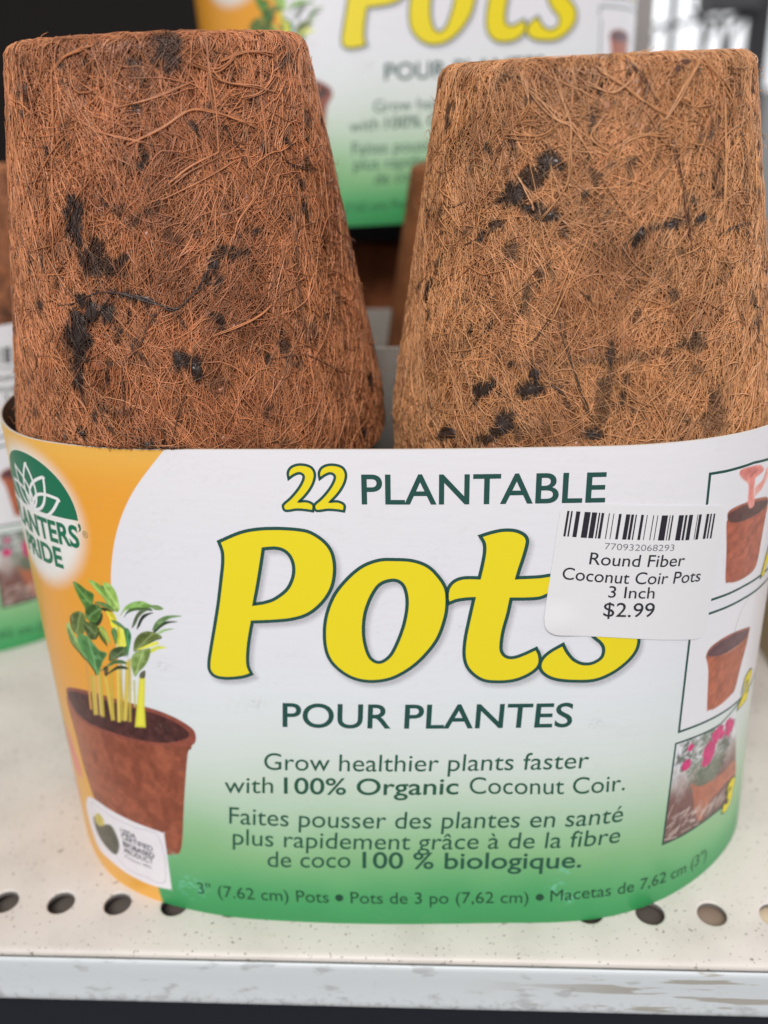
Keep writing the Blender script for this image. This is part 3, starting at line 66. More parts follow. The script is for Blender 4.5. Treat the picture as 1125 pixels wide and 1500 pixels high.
POTS = {'L': {'blots': [[0.334,162.7,2.35,3.02,0,0.75],[0.122,161.22,1.68,0.67,0,0.6],[1.13,160.34,2.69,0.81,-15,0.6],[0.82,154.79,1.21,1.21,0,0.5],[-0.306,137.02,1.75,4.03,0,0.95],[-0.186,131.4,2.69,3.02,0,0.8],[-0.049,129.46,1.34,1.34,0,0.6],[-0.298,125.0,1.68,1.08,-30,0.9],[-0.336,119.01,2.15,4.7,0,1],[-0.251,123.1,1.68,2.02,20,0.9],[-0.153,122.88,1.08,1.88,20,0.9],[-0.344,112.02,1.21,3.02,0,0.8],[-0.608,123.44,0.81,1.21,0,0.9],[-0.713,130.03,0.34,3.02,0,0.8],[0.011,125.59,4.03,0.54,8,0.9],[0.078,124.8,1.34,0.54,10,0.8],[0.188,114.95,0.94,1.88,-10,0.95],[0.267,113.0,1.21,1.88,-15,0.95],[0.051,137.12,1.01,1.01,0,0.6],[0.51,131.71,3.36,0.94,5,0.75],[0.428,129.9,1.01,1.21,0,0.85],[0.425,127.43,0.81,0.67,0,0.8],[0.345,127.12,0.54,2.02,25,0.8],[0.733,114.43,0.74,1.48,0,0.75],[0.735,116.51,0.67,0.81,0,0.5],[1.141,143.68,0.81,1.21,0,0.7],[1.052,140.53,0.67,1.01,0,0.7],[1.05,136.54,0.81,2.02,-10,0.8],[0.921,135.88,0.67,0.67,0,0.7],[0.998,148.16,0.54,0.81,0,0.8],[0.895,115.42,1.34,1.68,0,0.5],[1.177,120.22,0.54,1.34,0,0.6],[1.376,101.44,0.54,1.68,0,0.9],[-0.358,102.1,1.01,0.81,0,0.9],[-0.473,100.94,0.67,0.81,0,0.9],[-0.013,100.63,1.08,0.81,0,0.95],[-0.716,103.75,1.34,0.67,0,0.6],[-0.136,105.94,4.03,0.4,-5,0.6],[0.358,109.75,1.68,1.68,0,0.4],[-0.316,148.53,0.54,1.34,0,0.6],[-0.675,157.4,0.67,1.01,0,0.7],[0.019,145.97,0.67,0.81,0,0.5],[0.229,134.73,1.01,1.01,0,0.5],[-0.053,139.33,0.94,0.94,0,0.5],[0.129,138.59,0.94,0.94,0,0.5]],'strands': [[0,[[-0.464,123.86],[-0.355,124.2],[-0.276,125.31],[-0.172,126.32],[-0.06,126.03],[0.094,124.55],[0.192,123.1],[0.285,125.09],[0.366,127.89],[0.41,129.95]],1.0],[1,[[0.142,123.48],[0.067,121.66],[0.002,117.51],[-0.096,114.13],[-0.103,108.32],[-0.126,102.98]],0.7],[0,[[1.011,142.34],[0.903,129.08],[0.863,117.47],[0.928,113.33]],0.5],[0,[[-0.485,134.99],[-0.461,129.5],[-0.32,124.7]],0.4],[0,[[0.567,151.79],[0.645,148.04],[0.683,146.66]],0.7],[0,[[0.201,109.15],[0.147,105.17],[0.108,100.49]],0.5],[2,[[0.566,164.24],[0.558,156.85],[0.538,147.21]],1.0],[2,[[0.535,146.69],[0.374,144.93],[0.234,142.33]],0.9],[2,[[0.63,145.72],[0.44,143.24],[0.208,140.56]],0.8],[2,[[0.04,148.99],[0.238,151.25],[0.42,153.76],[0.593,152.77],[0.819,150.35]],0.9],[2,[[0.529,161.82],[0.627,157.78],[0.874,156.55],[0.975,155.68]],0.9],[2,[[-0.4,160.39],[-0.409,150.36]],0.6],[2,[[-0.103,163.41],[-0.29,162.21],[-0.402,159.9]],0.7],[2,[[0.537,133.38],[0.593,136.47],[0.718,139.89]],0.7],[2,[[0.36,118.4],[0.581,120.3],[0.687,122.07]],0.5],[2,[[1.007,158.54],[0.869,156.03],[0.718,155.16]],0.6],[2,[[-0.015,154.55],[0.202,155.77],[0.445,157.96]],0.6],[2,[[0.459,160.41],[0.616,159.29],[0.775,162.19]],0.8],[2,[[0.136,149.38],[-0.089,151.14],[-0.209,152.76]],0.5],[1,[[0.89,147.02],[1.028,143.97],[1.273,142.76]],0.6],[1,[[0.655,112.85],[0.859,112.01],[1.083,106.9]],0.4],[2,[[1.333,161.7],[1.274,156.28],[1.401,148.86]],0.6],[2,[[0.623,160.28],[0.819,161.68],[1.038,161.13]],0.8]]},'R': {'blots': [[-0.338,143.99,2.08,1.26,0,0.9],[-0.42,141.64,3.15,1.76,-45,0.8],[-0.521,138.72,2.65,1.89,-30,1],[-0.424,137.08,1.58,0.76,10,0.9],[-0.317,135.92,1.89,1.13,20,0.85],[-0.158,138.52,0.82,0.82,0,0.8],[0.1,143.27,0.82,0.95,0,0.7],[-1.145,151.15,1.13,2.52,0,0.75],[-0.511,130.09,1.26,0.95,0,0.6],[0.15,132.74,0.76,1.26,15,0.95],[0.217,133.58,1.26,0.5,-10,0.7],[0.317,133.76,0.82,1.01,0,1],[0.508,134.34,1.76,0.82,0,0.9],[0.426,133.83,5.04,0.44,-5,0.5],[-0.696,132.01,0.63,0.63,0,0.9],[-0.612,134.28,1.13,0.5,-25,0.9],[-1.107,121.28,1.13,1.58,0,0.9],[-1.035,126.12,0.5,1.26,0,0.8],[-1.056,117.57,0.38,1.13,0,0.8],[-0.404,123.71,0.69,1.58,0,0.65],[-0.406,121.15,0.5,0.95,0,0.7],[-0.583,107.2,2.84,1.13,-48,0.95],[-0.334,110.89,1.26,0.88,-20,0.95],[-0.351,108.18,2.39,1.07,-15,0.88],[-0.767,97.92,3.02,1.01,-18,0.98],[-0.481,101.63,1.39,2.65,30,0.88],[-0.566,98.59,2.52,0.88,-20,0.8],[-0.39,100.68,0.76,1.13,0,0.6],[0.016,114.3,0.57,1.89,0,0.85],[0.448,114.92,2.52,1.39,10,0.7],[0.002,113.53,12.6,0.57,-5,0.45],[-0.007,107.28,1.13,4.41,8,0.5],[-0.044,100.91,1.64,1.13,0,0.9],[0.559,102.52,2.84,3.78,0,0.45],[0.568,100.79,1.76,2.52,0,0.45],[0.087,110.34,0.5,0.95,0,0.7],[0.474,110.05,1.26,0.82,0,0.5],[0.368,129.85,0.63,0.63,0,0.6],[0.332,123.51,0.5,0.95,-15,0.7],[0.649,125.88,1.39,2.52,15,0.35],[0.602,137.97,1.26,0.57,-35,0.5],[0.962,114.23,0.57,1.26,15,0.8],[0.896,120.44,0.82,0.82,0,0.5],[0.874,139.19,2.21,3.47,0,0.3]],'strands': [[1,[[0.312,146.56],[0.369,140.89],[0.406,134.61],[0.434,128.67]],0.9],[0,[[-0.234,119.63],[-0.145,111.47],[-0.078,105.19],[-0.001,100.9]],0.7],[0,[[-0.266,120.1],[-0.338,116.38],[-0.384,115.49]],0.6],[1,[[0.067,158.48],[0.142,155.77],[0.226,152.11]],0.9],[0,[[-1.013,136.17],[-0.92,136.39],[-0.831,137.44]],0.5],[0,[[-0.805,130.7],[-0.677,132.56],[-0.547,135.26]],0.6],[0,[[0.893,132.3],[0.724,132.17],[0.619,131.29]],0.5],[1,[[0.436,158.56],[0.372,157.29],[0.33,156.23]],0.9],[2,[[-0.481,154.22],[-0.301,149.98],[-0.211,148.77],[-0.101,143.86]],0.8],[2,[[-0.338,156.77],[-0.253,151.75],[-0.217,147.63],[-0.228,140.67],[-0.35,135.42]],0.8],[2,[[-0.001,143.3],[0.046,146.46],[0.166,147.45],[0.275,147.07]],0.8],[2,[[-0.107,156.94],[-0.017,155.51],[0.127,152.68],[0.331,149.27]],0.9],[2,[[-0.117,133.49],[-0.226,123.68],[-0.281,119.57]],0.9],[2,[[-0.552,157.02],[-0.474,152.39],[-0.617,147.8]],0.5],[2,[[0.504,158.95],[0.392,153.71],[0.274,149.35]],0.9],[2,[[0.527,158.5],[0.678,154.32],[0.795,150.02]],0.9],[2,[[0.089,155.39],[-0.015,153.73],[-0.156,155.23]],0.7],[2,[[0.675,152.95],[0.671,141.67],[0.62,132.03]],0.6],[2,[[-0.617,147.8],[-0.384,147.73],[-0.251,150.84]],0.5],[2,[[-0.534,142.09],[-0.449,139.25],[-0.405,136.37]],0.8],[1,[[-0.557,148.26],[-0.647,144.94],[-0.66,143.0]],0.7],[2,[[-0.044,150.64],[-0.107,147.53],[-0.002,144.68]],0.7],[2,[[0.119,118.49],[0.181,119.88],[0.215,117.27]],0.5]]}}

# ------------------------------------------------------------------ helpers
def lin(c):
    c = np.asarray(c, float) / 255.0
    return np.where(c <= 0.04045, c / 12.92, ((c + 0.055) / 1.055) ** 2.4)
PK = 1.16                                    # printed colour read off the photo -> ink albedo
def ink(c):
    return np.clip(lin(c) * PK, 0, 0.86)

def material(name, color=(0.5, 0.5, 0.5), rough=0.5, spec=0.5, metal=0.0):
    m = bpy.data.materials.new(name); m.use_nodes = True
    b = m.node_tree.nodes['Principled BSDF']
    b.inputs['Base Color'].default_value = (*color, 1); b.inputs['Roughness'].default_value = rough
    b.inputs['Specular IOR Level'].default_value = spec; b.inputs['Metallic'].default_value = metal
    return m, m.node_tree, b
def node(nt, kind, **kw):
    n = nt.nodes.new(kind)
    for k, v in kw.items():
        if k in n.inputs: n.inputs[k].default_value = v
        else: setattr(n, k, v)
    return n
def bump(nt, b, height, strength, dist=0.0002):
    n = node(nt, 'ShaderNodeBump', Strength=strength, Distance=dist)
    nt.links.new(height, n.inputs['Height']); nt.links.new(n.outputs[0], b.inputs['Normal'])
def noise(nt, scale, detail=4.0, vec=None, rough=0.55):
    n = node(nt, 'ShaderNodeTexNoise', Scale=scale, Detail=detail, Roughness=rough)
    if vec is not None: nt.links.new(vec, n.inputs['Vector'])
    return n.outputs['Fac']
def objco(nt, scale=(1, 1, 1)):
    t = node(nt, 'ShaderNodeTexCoord'); mp = node(nt, 'ShaderNodeMapping'); mp.inputs['Scale'].default_value = scale
    nt.links.new(t.outputs['Object'], mp.inputs['Vector']); return mp.outputs[0]
def ramp(nt, fac, lo, hi):
    n = node(nt, 'ShaderNodeMapRange', interpolation_type='SMOOTHSTEP'); n.inputs['From Min'].default_value = lo; n.inputs['From Max'].default_value = hi
    nt.links.new(fac, n.inputs['Value']); return n.outputs['Result']
def mixc(nt, fac, a, b, blend='MIX'):
    n = node(nt, 'ShaderNodeMix', data_type='RGBA', blend_type=blend)
    for key, v in (('Factor', fac), ('A', a), ('B', b)):
        if isinstance(v, (int, float)): n.inputs[key].default_value = v
        elif isinstance(v, tuple): n.inputs[key].default_value = (*v, 1)
        else: nt.links.new(v, n.inputs[key])
    return n.outputs['Result']
def mul(nt, a, b):
    n = node(nt, 'ShaderNodeMath', operation='MULTIPLY')
    for i, v in enumerate((a, b)):
        if isinstance(v, (int, float)): n.inputs[i].default_value = v
        else: nt.links.new(v, n.inputs[i])
    return n.outputs[0]

class Geo:
    """collects numpy verts / polygons with a material index and a colour per vertex, then links ONE mesh object"""
    def __init__(self): self.v = []; self.c = []; self.f = []; self.mi = []; self.sm = []; self.n = 0
    def add(self, v, faces, mi=0, col=(1, 1, 1), smooth=True):
        v = np.asarray(v, float).reshape(-1, 3); faces = np.asarray(faces, int) + self.n
        c = np.asarray(col, float)
        if c.ndim == 1: c = np.tile(c, (len(v), 1))
        self.v.append(v); self.c.append(c); self.f.append(faces); self.mi.append(np.full(len(faces), mi)); self.sm.append(np.full(len(faces), smooth)); self.n += len(v)
    def build(self, name, mats, parent=None):
        v = np.concatenate(self.v) * MM; c = np.concatenate(self.c)
        me = bpy.data.meshes.new(name)
        loops = np.concatenate([f.ravel() for f in self.f]); tot = np.concatenate([np.full(len(f), f.shape[1]) for f in self.f])
        me.vertices.add(len(v)); me.vertices.foreach_set('co', v.astype(np.float32).ravel())
        me.loops.add(len(loops)); me.loops.foreach_set('vertex_index', loops.astype(np.int32))
        me.polygons.add(len(tot)); me.polygons.foreach_set('loop_start', np.r_[0, np.cumsum(tot)[:-1]].astype(np.int32))
        me.polygons.foreach_set('material_index', np.concatenate(self.mi).astype(np.int32))
        me.polygons.foreach_set('use_smooth', np.concatenate(self.sm).astype(bool))
        a = me.attributes.new('ink', 'FLOAT_COLOR', 'POINT')
        a.data.foreach_set('color', np.c_[c, np.ones(len(c))].astype(np.float32).ravel())
        for m in mats: me.materials.append(m)
        me.update(calc_edges=True); me.validate()
        o = bpy.data.objects.new(name, me); COL.objects.link(o)
        if parent: o.parent = parent
        return o
def tag(o, label, cat, group=None):
    o['label'] = label; o['category'] = cat
    if group: o['group'] = group
    return o
def structure(o):
    o['kind'] = 'structure'; return o
def grid_faces(nu, nv, close=False):
    i, j = np.meshgrid(np.arange(nu if close else nu - 1), np.arange(nv - 1), indexing='ij')
    a = i * nv + j; b = ((i + 1) % nu) * nv + j
    return np.stack([a, b, b + 1, a + 1], -1).reshape(-1, 4)
def box(g, x0, x1, y0, y1, z0, z1, mi=0, bev=0.0, col=(1, 1, 1)):
    bm = bmesh.new(); bmesh.ops.create_cube(bm, size=1)
    for v in bm.verts: v.co = ((x0 + x1) / 2 + v.co.x * (x1 - x0), (y0 + y1) / 2 + v.co.y * (y1 - y0), (z0 + z1) / 2 + v.co.z * (z1 - z0))
    if bev: bmesh.ops.bevel(bm, geom=bm.edges[:], offset=bev, segments=3, profile=0.5, affect='EDGES')
    bm.verts.index_update(); bmesh.ops.triangulate(bm, faces=bm.faces[:])
    g.add([v.co[:] for v in bm.verts], [[v.index for v in f.verts] for f in bm.faces], mi, col, smooth=False); bm.free()
def tube(g, pts, rad, n=8, mi=0, col=(1, 1, 1)):
    pts = np.asarray(pts, float); t = np.gradient(pts, axis=0); t /= np.linalg.norm(t, axis=1)[:, None] + 1e-9
    ref = np.array([0, 0, 1.0]) if abs(t[0][2]) < 0.9 else np.array([1.0, 0, 0])
    a = np.cross(t, ref); a /= np.linalg.norm(a, axis=1)[:, None] + 1e-9; b = np.cross(t, a)
    th = np.linspace(0, 2 * np.pi, n, endpoint=False); rad = np.broadcast_to(rad, (len(pts),))
    v = pts[:, None] + rad[:, None, None] * (a[:, None] * np.cos(th)[None, :, None] + b[:, None] * np.sin(th)[None, :, None])
    i, j = np.meshgrid(np.arange(len(pts) - 1), np.arange(n), indexing='ij'); j2 = (j + 1) % n
    g.add(v.reshape(-1, 3), np.stack([i * n + j, i * n + j2, (i + 1) * n + j2, (i + 1) * n + j], -1).reshape(-1, 4), mi, col)

def vnoise(x, y, seed=0):
    """smooth value noise"""
    x = np.asarray(x, float); y = np.asarray(y, float)
    xi = np.floor(x).astype(np.int64); yi = np.floor(y).astype(np.int64); fx = x - xi; fy = y - yi
    fx = fx * fx * (3 - 2 * fx); fy = fy * fy * (3 - 2 * fy)
    def h(a, b):
        n = (a * 374761393 + b * 668265263 + seed * 2147483647) & 0xffffffff
        n = ((n ^ (n >> 13)) * 1274126177) & 0xffffffff
        return ((n ^ (n >> 16)) & 0xffff) / 65535.0
    return (h(xi, yi) * (1 - fx) + h(xi + 1, yi) * fx) * (1 - fy) + (h(xi, yi + 1) * (1 - fx) + h(xi + 1, yi + 1) * fx) * fy
def fbm(x, y, seed=0, o=3):
    return sum(vnoise(x * 2 ** k, y * 2 ** k, seed + k) * 0.5 ** k for k in range(o)) / (2 - 0.5 ** (o - 1))
def sstep(a, b, x):
    t = np.clip((x - a) / (b - a), 0, 1); return t * t * (3 - 2 * t)

# ------------------------------------------------------------------ the shelf and what lies round it
m_deck, nt, b = material('cream_painted_steel', (0.74, 0.69, 0.64), 0.42, 0.45)
co = objco(nt)
sp = ramp(nt, noise(nt, 1100, 2.0, co), 0.66, 0.69)
sp2 = ramp(nt, noise(nt, 420, 3.0, co), 0.675, 0.70)
grime = ramp(nt, noise(nt, 45, 6.0, co), 0.40, 0.75)
c = mixc(nt, mul(nt, grime, 0.34), (0.75, 0.69, 0.64), (0.42, 0.38, 0.34))
c = mixc(nt, mul(nt, sp, 0.75), c, (0.20, 0.16, 0.13)); c = mixc(nt, mul(nt, sp2, 0.8), c, (0.24, 0.20, 0.16))
nt.links.new(c, b.inputs['Base Color']); bump(nt, b, noise(nt, 900, 3.0, co), 0.25, 0.0001)
m_hole, _, _ = material('hole_edge', (0.22, 0.20, 0.19), 0.6, 0.3)
m_dark, nt, b = material('unlit_dark_tone', (0.012, 0.014, 0.022), 0.55, 0.3)  # near-black; the unlit dark below and behind is put into this colour
m_rail, nt, b = material('white_painted_rail', (0.78, 0.80, 0.82), 0.34, 0.5)
co = objco(nt)
lo = objco(nt, (26, 200, 300)); lo2 = objco(nt, (120, 400, 260))
chip = mul(nt, ramp(nt, noise(nt, 1.0, 5.0, lo), 0.53, 0.56), None or 1.0)
sxyz = node(nt, 'ShaderNodeSeparateXYZ'); nt.links.new(co, sxyz.inputs[0])
xr = ramp(nt, sxyz.outputs['X'], 0.012, 0.052); chip = mul(nt, chip, xr)
scr = mul(nt, ramp(nt, noise(nt, 1.0, 6.0, lo2), 0.57, 0.66), 0.5)
zl = ramp(nt, sxyz.outputs['Z'], -0.0085, -0.0125)
c = mixc(nt, scr, (0.69, 0.72, 0.745), (0.36, 0.36, 0.37))
c = mixc(nt, mul(nt, mul(nt, ramp(nt, noise(nt, 700, 5.0, co), 0.50, 0.62), zl), 0.55), c, (0.36, 0.36, 0.37))
c = mixc(nt, mul(nt, chip, 0.9), c, (0.40, 0.37, 0.32))
nt.links.new(c, b.inputs['Base Color']); bump(nt, b, noise(nt, 260, 5.0, co), 0.25, 0.0003)

def edge_y(x): return -48.73 + 0.0126 * x                # front edge of the deck
g = Geo()
P_, HR_, HY = 12.45, 2.9, 12.3                            # hole pitch, radius, distance behind the edge
X0, X1 = -83.6 - P_ * 40.5, -83.6 + P_ * 66.5
SEG = 32
for k in range(-40, 67):
    cx = -83.6 + P_ * k; hy = edge_y(cx) + HY
    th = np.arange(SEG) * 2 * np.pi / SEG + np.pi / 4
    cs, sn = np.cos(th), np.sin(th); q = np.maximum(abs(cs), abs(sn))
    sq = np.stack([cx + cs / q * P_ / 2, edge_y(cx + cs / q * P_ / 2) + HY + sn / q * P_ / 2, 0 * th], -1)
    ring = lambda r, z: np.stack([cx + cs * r, hy + sn * r, 0 * th + z], -1)
    rr = [sq, ring(HR_ + 0.5, 0.0), ring(HR_ + 0.12, -0.06), ring(HR_, -0.3)]
    v = np.concatenate(rr)
    f = [[a * SEG + j, a * SEG + (j + 1) % SEG, (a + 1) * SEG + (j + 1) % SEG, (a + 1) * SEG + j] for a in range(3) for j in range(SEG)]
    g.add(v, f, 0, smooth=True)
    g.add(np.concatenate([ring(HR_, -0.3), ring(HR_, -1.2)]), [[j, (j + 1) % SEG, SEG + (j + 1) % SEG, SEG + j] for j in range(SEG)], 1)
xs = np.linspace(X0, X1, 60)
# deck behind the holes, and the folded front edge
def sweep(g, prof, mi):
    pr = np.array(prof, float)
    v = np.stack([np.repeat(xs[:, None], len(pr), 1), edge_y(xs)[:, None] + pr[None, :, 0], np.repeat(pr[None, :, 1], len(xs), 0)], -1)
    g.add(v.reshape(-1, 3), grid_faces(len(xs), len(pr)), mi)
sweep(g, [(HY + P_ / 2, 0.0), (120, 0.0), (349, 0.0)], 0)
sweep(g, [(1.0, -2.2), (0.15, -1.5), (0.05, -0.75), (0.3, -0.35), (0.75, -0.1), (1.4, 0.0), (HY - P_ / 2, 0.0)], 0)
shelf = structure(g.build('shelf', [m_deck, m_hole]))
g = Geo()
prof = [(1.0, -2.6), (0.2, -2.4), (-0.1, -1.5), (-0.4, -1.2), (-0.6, -1.25), (-0.8, -1.4), (-0.9, -2.2), (-0.95, -5), (-1.05, -9.0), (-1.25, -10.6), (-1.35, -11.6), (-1.2, -12.6), (-0.7, -13.2), (0.1, -13.4), (1.2, -13.3)]
sweep(g, prof, 0)
g.build('price_rail', [m_rail], shelf)
g = Geo(); box(g, X0, X1, -44, 300, -300, -18, 0); box(g, X0, X1, -40, 300, -4.6, -3.6, 1)  # big dark box fills in the unlit void under the rail
m_under, nt, b = material('added_hole_backing', (0.14, 0.115, 0.10), 0.8, 0.2)  # panel added under the holes, light enough to keep them from going black
m_scrap, nt, b = material('added_brown_scrap', (0.34, 0.25, 0.19), 0.8, 0.2)
m_tan, nt, b = material('added_tan_scrap', (0.75, 0.60, 0.42), 0.8, 0.2)
box(g, 59.5, 71, -44, -20, -3.5, -2.6, 2); box(g, 72, 110, -44, -20, -3.4, -2.2, 3)  # cardboard scraps added to make the right-hand holes look lighter
structure(g.build('under_shelf_fill', [m_dark, m_under, m_scrap, m_tan]))

m_back, nt, b = material('dark_back_panel', (0.012, 0.009, 0.009), 0.7, 0.2)  # near-black; the dimness behind the packs is put into this colour
g = Geo(); box(g, -900, 87, 306, 312, 0.1, 900)
structure(g.build('back_panel', [m_back]))
g = Geo(); box(g, -900, 87, 40, 306, 400, 403); structure(g.build('added_shade_shelf', [m_deck]))  # unseen shelf overhead, added to shade the packs at the back
g = Geo(); box(g, -400, 86, 176, 305.5, 104, 112.3); structure(g.build('rear_tier', [m_dark]))
m_post, nt, b = material('grey_painted_post', (0.34, 0.31, 0.30), 0.45, 0.4)
nt.links.new(mixc(nt, noise(nt, 60, 5.0, objco(nt)), (0.30, 0.27, 0.26), (0.40, 0.37, 0.36)), b.inputs['Base Color'])
m_black, _, _ = material('slot_hole_dark', (0.02, 0.02, 0.025), 0.5, 0.4)
post = bpy.data.objects.new('shelf_upright', None); COL.objects.link(post); post.location = (0.0955, 0.300, 0.0)
tag(post, 'grey slotted steel upright post beside the topmost pack', 'shelf upright')
g = Geo(); box(g, -4, 8, -2, 3, 0.1, 520, 0, 0.4); g.build('post', [m_post], post)
g = Geo()
for k in range(16): box(g, -3.0, 0.2, -2.5, -1.9, 36 + 24 * k, 46 + 24 * k, 0, 0.2)  # black blocks in place of the dark inside real slot holes
g.build('slots', [m_black], post)
m_ground, nt, b = material('grey_pavement', (0.30, 0.29, 0.28), 0.9, 0.2)
nt.links.new(mixc(nt, noise(nt, 3, 6.0, objco(nt)), (0.24, 0.23, 0.22), (0.36, 0.35, 0.34)), b.inputs['Base Color'])
g = Geo(); g.add([(-60000, -60000, -900), (60000, -60000, -900), (60000, 60000, -900), (-60000, 60000, -900)], [[0, 1, 2, 3]])
structure(g.build('ground', [m_ground]))

m_pale, _, _ = material('grey_paint', (0.20, 0.21, 0.22), 0.6, 0.3)
# outdoors, far behind and blurred: a dark metal plant stand under the open sky
m_iron, nt, b = material('dark_grey_iron', (0.075, 0.075, 0.085), 0.5, 0.4)
m_tray, _, _ = material('mid_grey_plastic', (0.16, 0.155, 0.165), 0.6, 0.3)
st = bpy.data.objects.new('metal_stand', None); COL.objects.link(st); st.location = (0.42, 1.5, -0.9)
tag(st, 'dark grey metal stand with thin branching rods, blurred outdoors behind the right pot', 'metal stand')
g = Geo(); box(g, 58, 92, -12, 12, 0, 1600, 0, 3); g.build('post', [m_iron], st)
g = Geo(); box(g, -66, -54, -4, 4, 0, 1600, 0, 1); g.build('post', [m_pale], st)
g = Geo()
tube(g, [(58, 0, 1140), (20, 0, 1126), (-20, 0, 1131), (-60, 0, 1124), (-130, 0, 1129)], [5, 4.5, 4, 3.5, 2.5])
tube(g, [(-20, 0, 1131), (-34, 4, 1150), (-40, 4, 1180)], [3, 2.5, 2]); tube(g, [(-75, 0, 1125), (-88, -3, 1105), (-96, -3, 1070)], [3, 2.5, 2]); tube(g, [(10, 0, 1127), (-2, 0, 1105), (-6, 2, 1080)], [3, 2.5, 2])
g.build('branch', [m_iron], st)
g = Geo(); box(g, -12, 58, -60, 60, 1140, 1170, 0, 3); box(g, -20, 58, -66, 66, 1170.5, 1176, 0, 1); g.build('tray', [m_tray], st)
g = Geo()
for a in (0, 1):
    tube(g, [(14 + 40 * a, 0, 1136), (20 + 16 * a, 0, 1110), (24 + 6 * a, 0, 1080), (24, 0, 1040), (22, 0, 960)], 5.0)
tube(g, [(24, 0, 960), (24, 0, 0)], 7)
g.build('bracket', [m_iron], st)
st2 = bpy.data.objects.new('street_pole', None); COL.objects.link(st2); st2.location = (0.86, 3.4, -0.9)
tag(st2, 'thin pale grey pole far outside in the bright opening', 'pole')
g = Geo(); tube(g, [(0, 0, 0), (0, 0, 1500), (0, 0, 2600)], 14, 12); g.build('pole', [m_pale], st2)
g = Geo(); box(g, -60, 60, -60, 60, 0, 30, 0, 4); g.build('base', [m_pale], st2)

m_card, nt, b = material('brown_cardboard', (0.42, 0.30, 0.19), 0.8, 0.2)
nt.links.new(mixc(nt, noise(nt, 300, 5.0, objco(nt, (1, 1, 0.1))), (0.38, 0.265, 0.165), (0.46, 0.335, 0.22)), b.inputs['Base Color'])
m_red, _, _ = material('red_print', (0.42, 0.09, 0.04), 0.6, 0.3)
bx = bpy.data.objects.new('cardboard_box', None); COL.objects.link(bx); bx.location = (0.1345, 0.066, 0.0)
tag(bx, 'plain brown cardboard box standing on the shelf right of the pots', 'cardboard box')
g = Geo(); box(g, -31, 31, -36, 36, 0.05, 101, 0, 0.8); g.build('body', [m_card], bx)
g = Geo(); box(g, -31.6, 31.6, -36.6, 36.6, 101.1, 106, 0, 0.6); g.build('lid', [m_red], bx)

# ------------------------------------------------------------------ the printed sleeve
SA = np.array(PROF['s']); PB = np.array(PROF['B']); PT = np.array(PROF['T']); PN = np.array(PROF['n']); H = PROF['H']
DYT = 10.388
def bul(s, t):
    L = sstep(-50, -75, s); R = sstep(50, 75, s)
    quad = lambda t, a, b, c: a * (1 - t) * (1 - 2 * t) + 4 * b * t * (1 - t) + c * t * (2 * t - 1)
    return L * quad(t, .4, .6, .5) + R * quad(t, .2, -.9, 0)
def cub(s, Y):
    return np.stack([np.interp(s, SA, Y[:, k]) for k in range(Y.shape[1])], -1)
# resample the profile finely and smooth it a little so that the paper bends evenly
_fs = np.linspace(SA[0], SA[-1], 2001)
def _sm(Y):
    k = np.exp(-.5 * (np.arange(-24, 25) / 9.0) ** 2); k /= k.sum(); out = []
    for c_ in range(Y.shape[1]):
        v = np.interp(_fs, SA, Y[:, c_]); pad = np.r_[2 * v[0] - v[24:0:-1], v, 2 * v[-1] - v[-2:-26:-1]]
        out.append(np.convolve(pad, k, 'valid'))
    return np.stack(out, -1)
FB, FT, FN = _sm(PB), _sm(PT), _sm(PN)
def S3(s, w, off=0.0):
    s = np.asarray(s, float); w = np.asarray(w, float); t = w / H
    ip = lambda Y: np.stack([np.interp(s, _fs, Y[:, k]) for k in (0, 1)], -1)
    xy = ip(FB) + (ip(FT) - ip(FB)) * t[..., None]; n = ip(FN); n = n / np.linalg.norm(n, axis=-1, keepdims=True)
    xy = xy + n * (bul(s, t) + off)[..., None]
    return np.concatenate([xy, w[..., None]], -1)

def crom(P, closed=True, corners=(), n=7):
    """smooth curve through the points, sharp at the corner indices"""
    P = np.asarray(P, float); N = len(P); out = []
    for i in range(N if closed else N - 1):
        p1, p2 = P[i], P[(i + 1) % N]
        p0 = P[i - 1] if (closed or i > 0) else p1; p3 = P[(i + 2) % N] if (closed or i + 2 < N) else p2
        if i in corners: p0 = p1
        if (i + 1) % N in corners: p3 = p2
        t = np.linspace(0, 1, n, endpoint=False)[:, None]
        m1 = (p2 - p0) / 2; m2 = (p3 - p1) / 2
        out.append((2 * t ** 3 - 3 * t ** 2 + 1) * p1 + (t ** 3 - 2 * t ** 2 + t) * m1 + (-2 * t ** 3 + 3 * t ** 2) * p2 + (t ** 3 - t ** 2) * m2)
    if not closed: out.append(P[-1:])
    return np.concatenate(out)
def fill(loops):
    """triangulated flat fill of closed 2D loops (holes allowed)"""
    cu = bpy.data.curves.new('fill', 'CURVE'); cu.dimensions = '2D'; cu.fill_mode = 'BOTH'
    for L in loops:
        s = cu.splines.new('POLY'); s.points.add(len(L) - 1)
        s.points.foreach_set('co', np.c_[np.asarray(L), np.zeros(len(L)), np.ones(len(L))].ravel().astype(np.float32)); s.use_cyclic_u = True
    return curve_mesh(cu)
def curve_mesh(cu):
    o = bpy.data.objects.new('tmp', cu); COL.objects.link(o)
    dg = bpy.context.evaluated_depsgraph_get(); dg.update(); me = bpy.data.meshes.new_from_object(o.evaluated_get(dg))
    v = np.array([q.co[:2] for q in me.vertices]).reshape(-1, 2); me.calc_loop_triangles()
    f = np.array([t.vertices[:] for t in me.loop_triangles]).reshape(-1, 3)
    bpy.data.objects.remove(o); bpy.data.curves.remove(cu); bpy.data.meshes.remove(me)
    return v, f
